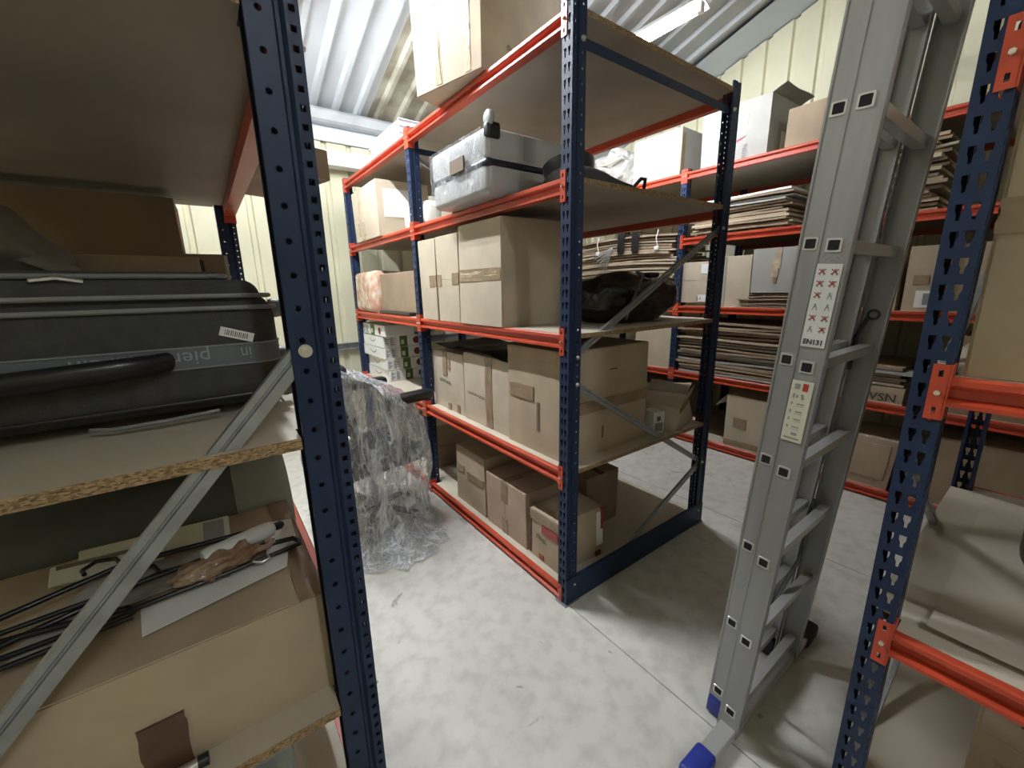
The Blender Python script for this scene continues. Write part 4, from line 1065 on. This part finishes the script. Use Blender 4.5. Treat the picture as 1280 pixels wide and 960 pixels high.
# stickers on the near stile (outer face, x = -0.0015)
def sticker(name, m_, z0, z1, y0, y1):
    b = MB(); b.box(-.0028, y0, z0, -.0001, y1, z1); return b.build(name, m_, LD)
def print_on(parent, rects, m_, name, off=.0034):
    b = MB()
    for (cy, cz, hy, hz, rot) in rects:
        c, s = math.cos(rot), math.sin(rot)
        vs = [(-off, cy + a * hy * c - d * hz * s, cz + a * hy * s + d * hz * c) for a, d in ((-1, -1), (1, -1), (1, 1), (-1, 1))]
        b.add(vs, [(0, 1, 2, 3)])
    return b.build(name, m_, parent)
s1 = sticker('safety_sticker', 'sticker_white', 1.345, 1.545, -.029, .022)
reds = []; blk = []
for r in range(6):
    for c_ in range(2):
        cy = .009 - c_ * .0255; cz = 1.527 - r * .0275
        if (r, c_) in ((0, 0), (0, 1), (1, 0), (2, 0), (4, 0), (4, 1), (5, 1), (1, 1)):
            reds += [(cy, cz, .0095, .0011, .7), (cy, cz, .0095, .0011, -.7)]
        blk += [(cy, cz + .002, .0022, .0045, .1), (cy + .003, cz - .005, .001, .004, .3), (cy - .004, cz - .004, .001, .005, -.2)]
print_on(s1, reds, 'sticker_red', 'red_crosses'); print_on(s1, blk, 'ink_grey', 'pictograms', .0032)
tv, tf = text_mesh('EN131', .0170, .0006)
b = MB(); b.add([(-.0034, -.0035 - p[0] * .92, 1.357 + p[1]) for p in tv], tf); b.build('lettering', 'ink', s1)
s2 = sticker('instruction_sticker', 'sticker_cream', 1.090, 1.255, -.026, .022)
print_on(s2, [(-.010, 1.240, .006, .010, 0)], 'sticker_red', 'red_logo')
rr = [(.008, 1.240, .006, .007, 0), (.012, 1.214, .002, .006, .1), (.004, 1.214, .002, .004, 0), (-.008, 1.214, .003, .007, -.2)]
for q in range(4): rr += [(.013, 1.194 - q * .021, .0018, .004, 0), (-.006, 1.194 - q * .021, .008, .0016, 0), (-.006, 1.188 - q * .021, .009, .0005, 0)]
rr += [(-.006, 1.112, .007, .0035, 0), (-.002, 1.099, .018, .0022, 0)]
print_on(s2, rr, 'ink_grey', 'printed_lines')
# dark smudge
print_on(LD, [(.013, 1.563, .0012, .006, .5), (.006, 1.555, .005, .0016, -.5), (-.006, 1.5525, .006, .0018, .1), (-.017, 1.558, .005, .0016, .7), (-.021, 1.566, .0012, .004, -.2)], 'ink_grey', 'dirt_mark', .0022)
# rope, pulley ring
b = MB(); b.tube([(W - .07, .02, .75), (W - .06, .03, .66), (W - .055, .028, .57), (W - .075, .02, .50), (W - .18, .02, .44), (W - .30, .02, .36), (W - .36, .02, .24), (W - .33, .02, .17)], .009, n=8, flat=.5); b.build('rope', 'rubber', LD, smooth=60)
b = MB()
b.tube([(W - .03, -.002 + .014 * math.cos(a), 1.40 + .014 * math.sin(a)) for a in [2 * PI * i / 14 for i in range(15)]], .004, n=6); b.tube([(W - .03, .01, 1.39), (W - .035, .025, 1.33), (W - .035, .024, 1.22)], .006, n=6); b.build('hook', 'rubber', LD, smooth=60)

# ------------------------------------------------------------------ left foreground rack contents
LT = [h + .030 for h in LL]
# black soft suitcase: local x to the right (+X), front is -y
SC = thing('soft_suitcase', 'large charcoal fabric suitcase lying on the chipboard shelf in the left foreground', 'suitcase', (-1.075, -.275, LT[2] + .004))
L_, D_, H_ = .72, .50, .235
b = MB(); b.rbox(-L_, 0, .012, 0, D_, H_, .05, seg=6); b.build('body', 'fabric_black', SC, smooth=60)
b = MB(); b.rbox(-L_ + .02, .02, H_ - .05, -.02, D_ - .02, H_ + .022, .03, seg=5); ld_ = b.build('lid', 'fabric_black', SC, smooth=60)
b = MB(); b.rbox(-L_ + .10, .08, H_ - .02, -.07, D_ - .08, H_ + .040, .025, seg=5); b.build('lid_pocket', 'fabric_black', ld_, smooth=60)
def loop(x0, x1, y0, y1, z, r, inset, n=6):
    pts = []
    for cx, cy, a0 in ((x1 - inset, y0 + inset, -PI / 2), (x1 - inset, y1 - inset, 0), (x0 + inset, y1 - inset, PI / 2), (x0 + inset, y0 + inset, PI)):
        for i in range(n + 1):
            a = a0 + PI / 2 * i / n; pts.append((cx + inset * math.cos(a), cy + inset * math.sin(a), z))
    pts.append(pts[0]); return pts
b = MB(); b.tube(loop(-L_ - .002, .002, -.002, D_ + .002, H_ - .030, .004, .05), .0048, n=6); b.build('piping', 'piping_grey', SC, smooth=60)
b = MB(); b.tube(loop(-L_ + .004, -.004, .004, D_ - .004, H_ - .008, .004, .05), .0048, n=6); b.build('piping', 'piping_grey', SC, smooth=60)
b = MB(); b.tube(loop(-L_ + .10, -.07, .08, D_ - .08, H_ + .030, .004, .03), .005, n=6); b.build('zip_track', 'piping_grey', ld_, smooth=60)
b = MB(); b.tube(loop(-L_ - .001, .001, -.001, D_ + .001, .035, .004, .05), .004, n=6); b.build('piping', 'plastic_black', SC, smooth=60)
# grey logo band round the front and right side
pts = [p for p in loop(-L_ - .0015, .0015, -.0015, D_ + .0015, 0, .004, .05)]
b = MB(); vs = []
for p in pts: vs += [(p[0], p[1], .098), (p[0], p[1], .136)]
b.add(vs, [(2 * i, 2 * i + 2, 2 * i + 3, 2 * i + 1) for i in range(len(pts) - 1)]); bd = b.build('logo_band', 'band_grey', SC, smooth=70)
for z in (.098, .136):
    b = MB(); b.tube([(p[0], p[1], z) for p in pts], .0022, n=5); b.build('band_edge', 'piping_grey', SC, smooth=60)
tv, tf = text_mesh('pierre cardin', .036)
xs = [p[0] for p in tv]; x0t = min(xs)
b = MB(); b.add([(-.120 - (p[0] - x0t), -.0035, .118 - p[1]) for p in tv], [f[::-1] for f in tf]); b.build('lettering', 'logo_grey', bd)
tv, tf = text_mesh('in', .034); b = MB(); b.add([(-.062 - p[0] * .8, -.0038, .119 - p[1]) for p in tv], [f[::-1] for f in tf]); b.build('lettering', 'logo_grey', bd)
b = MB(); b.tube([(-.185, -.006, .114), (-.20, -.024, .114), (-.25, -.034, .112), (-.36, -.036, .106), (-.46, -.026, .100), (-.50, -.004, .098)], .021, n=12, flat=.8); b.build('handle', 'plastic_black', SC, smooth=60)
b = MB(); b.box(-.105, -.0035, .155, -.050, -.002, .172); tg = b.build('barcode_label', 'white_paper', SC, loc=(0.0, 0, 0)); tg.rotation_euler = (0, .33, 0); tg.location = (-.052, 0, -.025)
b = MB()
for i in range(12): b.box(-.097 + i * .0032, -.0042, .1585, -.0958 + i * .0032 + .0006 * (i % 2), -.0036, .1685)
b.build('barcode', 'ink_soft', tg)
b = MB(); b.tube([(-.30, -.004, .012), (-.27, -.010, .008), (-.20, -.012, .010), (-.12, -.008, .014)], .004, n=6); b.build('zip_pull', 'piping_grey', SC, smooth=60)
b = MB(); b.tube([(-.33, .03, H_ + .022), (-.30, .03, H_ + .026), (-.27, .035, H_ + .020)], .004, n=6); b.build('zip_pull', 'bolt', SC, smooth=60)
for z in (.03, .10, .20):
    b = MB(); b.lathe([(.003, -.012), (.018, -.010), (.02, 0), (.018, .010), (.003, .012)], (.004, .06, z), 'x', 14); b.build('side_stud', 'piping_grey', SC, smooth=50)
# cartons and bag behind the suitcase
carton('dark carton with a printed barcode behind the charcoal suitcase', -1.62, .30, LT[2], .50, .42, .345, m='kraft_dark', extras=[('print', '-y', .76 + .0, .79, .86, .96), ('print', '-y', .80, .83, .86, .96), ('print', '-y', .84, .86, .86, .96), ('print', '-y', .87, .90, .86, .96), ('label', '-y', .80, .92, .62, .80, 'white_paper')])
carton('low brown carton lying between the charcoal suitcase and the printed carton', -1.70, .235, LT[2], .52, .055, .335, m='kraft', lid=False)
carton('cream carton standing at the back corner of the left foreground shelf', -1.20, .80, LT[2], .11, .2, .38, m='kraft_white')
carton('brown carton filling the far end of the left foreground shelf', -1.84, .78, LT[2], .62, .26, .575, m='kraft_dark', lid=False)
t = thing('fabric_sack', 'pale grey stuffed sack on top of the suitcase at the left edge', 'sack', (-1.60, .12, LT[2] + H_ + .05))
bm = bmesh.new(); bmesh.ops.create_icosphere(bm, subdivisions=4, radius=1.0)
for v in bm.verts:
    p = v.co.copy(); q = Vector((p.x * .19, p.y * .10, p.z * .085)) + p * (.02 * noise.noise(p * 2))
    q.z -= .35 * max(0, p.x) ** 2 * .18
    v.co = Vector((q.x, q.y, max(-.02, q.z + .075)))
me = bpy.data.meshes.new('sack_body'); bm.to_mesh(me); bm.free(); me.materials.append(MATS['bag_grey']); me.polygons.foreach_set('use_smooth', [True] * len(me.polygons)); link('sack_body', me, t)
b = MB(); b.tube([(.10, -.06, .05), (.16, -.05, .02), (.20, -.03, -.005)], .02, n=8, flat=.5); b.build('neck', 'bag_grey', t, smooth=60)
carton('flat carton jutting out over the aisle from the high left shelf', -1.305, .395, LT[3], .50, .45, .10, rz=.257, m='kraft_dark')

# long carton with hangers on it
carton('long flat carton with dark tape on the lower left foreground shelf', -1.86, -.435, LT[1], .775, .46, .215, m='kraft', extras=[('tape', '-y', .615, .695, -.0, .50, 'tape_dark'), ('tape', '+z', .94, 1.0, .0, 1.0, 'tape_brown')], warp=.003, bulge=.002)
ZT = LT[1] + .2205
t = thing('chrome_rod', 'short chrome rod lying on the chipboard in front of the long carton', 'rod', (-1.40, -.462, LT[1] + .011))
b = MB(); b.cyl((-.2, 0, 0), (.09, 0, 0), .009, n=14); b.build('rod', 'bolt', t, smooth=50)
b = MB(); b.cyl((.085, 0, 0), (.10, 0, 0), .0105, n=14); b.build('end_cap', 'plastic_black', t, smooth=50)
# papers
def paper(label, pts, z, m_='white_paper', th=.0015):
    b = MB(); n = len(pts)
    b.prism(pts, lambda q, a: (q[0], q[1], a), z, z + th)
    tag(b.build('paper_sheet', m_), label, 'paper')
paper('long white sheet under the hangers on the long carton', [(-1.36, -.37), (-1.13, -.315), (-1.12, -.26), (-1.37, -.28)], ZT + .004)
paper('grey printed leaflet under the hangers on the long carton', [(-1.50, -.27), (-1.20, -.235), (-1.16, -.14), (-1.46, -.12)], ZT + .006, 'grey_paper')
paper('folded white leaflet by the blue post on the long carton', [(-1.16, -.25), (-1.098, -.26), (-1.092, -.12), (-1.15, -.10)], ZT + .009)
paper('crinkled cellophane packet at the left on the long carton', [(-1.53, -.33), (-1.42, -.31), (-1.40, -.25), (-1.52, -.26)], ZT + .008, 'grey_paper')
t = thing('leaflet_pack', 'cream folded leaflet pack leaning on the grey roll', 'paper', (-1.28, -.118, ZT + .012), (.9, 0, -.10))
b = MB(); b.rbox(-.20, -.0, 0, .06, .05, .012, .003); b.build('cover', 'sticker_cream', t)
b = MB(); b.box(.01, .005, .012, .05, .045, .0128); b.build('printed_mark', 'ink_grey', t)
t = thing('leaflet_pack', 'pale paper packet left of the cream leaflet pack on the grey roll', 'paper', (-1.42, -.125, ZT + .012), (.8, 0, -.12))
b = MB(); b.rbox(-.10, 0, 0, .08, .04, .010, .003); b.build('cover', 'sticker_cream', t)
b = MB(); b.box(-.09, .03, .010, .07, .038, .0108); b.build('printed_mark', 'ink_soft', t)
# hangers
def hanger(label, loc, rz, z):
    t = thing('clothes_hanger', label, 'hanger', (*loc, z), (0, 0, rz), 'black hangers')
    b = MB(); b.tube([(-.24, -.05, 0), (-.20, -.02, .004), (0, .035, .006), (.20, .0, .004), (.235, -.005, .002), (.245, -.02, 0)], .0058, n=8); b.build('shoulder_bar', 'plastic_black', t, smooth=60)
    b = MB(); b.tube([(-.24, -.05, 0), (-.1, -.055, .002), (.10, -.05, .002), (.245, -.035, 0)], .0048, n=8); b.build('trouser_bar', 'plastic_black', t, smooth=60)
    b = MB(); b.tube([(0, .035, .006), (-.01, .07, .008), (-.04, .085, .008), (-.06, .065, .008), (-.055, .045, .008)], .004, n=8); b.build('hook', 'plastic_black', t, smooth=60)
    b = MB(); b.tube([(.15, -.045, .004), (.165, -.062, .004), (.18, -.055, .004), (.178, -.044, .004)], .003, n=6); b.build('clip_ring', 'bolt', t, smooth=60)
hanger('black plastic hanger nearest the camera on the long carton', (-1.34, -.245), .06, ZT + .018)
hanger('black plastic hanger against the grey roll on the long carton', (-1.40, -.19), .10, ZT + .032)
hanger('black plastic hanger furthest left on the long carton', (-1.62, -.29), .02, ZT + .018)
# milky bottle and brown wrap
t = thing('milky_bottle', 'milky white plastic bottle lying on the hangers', 'bottle', (-1.20, -.225, ZT + .045), (0, 0, .30))
b = MB(); b.lathe([(.004, -.075), (.016, -.072), (.019, -.06), (.019, .045), (.016, .062), (.006, .070)], (0, 0, 0), 'x', 20); b.build('body', 'milk_plastic', t, smooth=50)
b = MB(); b.lathe([(.004, .066), (.009, .067), (.010, .082), (.005, .088)], (0, 0, 0), 'x', 14); b.build('cap', 'plastic_black', t, smooth=50)
t = thing('brown_wrap', 'crumpled shiny brown plastic wrap in front of the milky bottle', 'wrap', (-1.245, -.265, ZT + .035), (0, 0, .25))
bm = bmesh.new(); bmesh.ops.create_icosphere(bm, subdivisions=4, radius=1.0)
for v in bm.verts:
    p = v.co.copy(); q = Vector((p.x * .075, p.y * .03, p.z * .017)) + p * (.012 * noise.noise(p * 3) + .012 * abs(noise.noise(p * 7))); v.co = q
me = bpy.data.meshes.new('wrap'); bm.to_mesh(me); bm.free(); me.materials.append(MATS['brown_wrap']); me.polygons.foreach_set('use_smooth', [True] * len(me.polygons)); link('wrap', me, t)
b = MB(); b.tube([(.05, -.01, .0), (.09, -.018, .0), (.105, -.005, .0), (.09, .004, .0)], .006, n=8, flat=.5); b.build('loose_end', 'brown_wrap', t, smooth=60)
# big grey-green roll
t = thing('grey_roll', 'thick grey-green roll of material lying behind the long carton', 'roll', (-1.45, .20, LT[1] + .165))
b = MB(); b.lathe([(.04, -.38), (.162, -.38), (.165, -.37), (.165, .33), (.162, .34), (.04, .34)], (0, 0, 0), 'x', 36); b.build('roll_body', 'roll_grey', t, smooth=40)
b = MB(); b.lathe([(.166, .25), (.169, .255), (.169, .37), (.16, .385), (.05, .388)], (0, 0, 0), 'x', 36); b.build('end_wrap', 'roll_wrap', t, smooth=40)
t = thing('paper_roll', 'white paper roll lying above the grey-green roll', 'roll', (-1.13, .16, LT[1] + .365), (0, 0, 0))
b = MB(); b.cyl((-.30, 0, 0), (.06, 0, 0), .034, n=20); b.build('roll_body', 'plastic_black', t, smooth=40)
b = MB(); b.cyl((-.02, 0, 0), (.075, 0, 0), .0355, n=20); b.build('end_sleeve', 'white_paper', t, smooth=40)
# bottom shelf of the left rack
carton('pale carton on the bottom left foreground shelf', -1.75, .05, LT[0], .46, .55, .30, m='kraft_light')
t = thing('crumpled_packaging', 'crumpled pale green packaging on the bottom left foreground shelf', 'packaging', (-1.22, .0, LT[0]))
b = MB(); b.rbox(-.12, -.10, 0, .05, .05, .17, .02, seg=3)
for i, v in enumerate(b.v):
    p = Vector(v); q = p + Vector((noise.noise(p * 14), noise.noise(p * 14 + Vector((5, 0, 0))), noise.noise(p * 14 + Vector((0, 5, 0))))) * .02; b.v[i] = (q.x, q.y, max(.001, q.z))
b.build('wrap', 'roll_wrap', t)
b = MB(); b.box(-.10, -.13, .06, .0, -.128, .15); b.build('printed_panel', 'ink_grey', t)
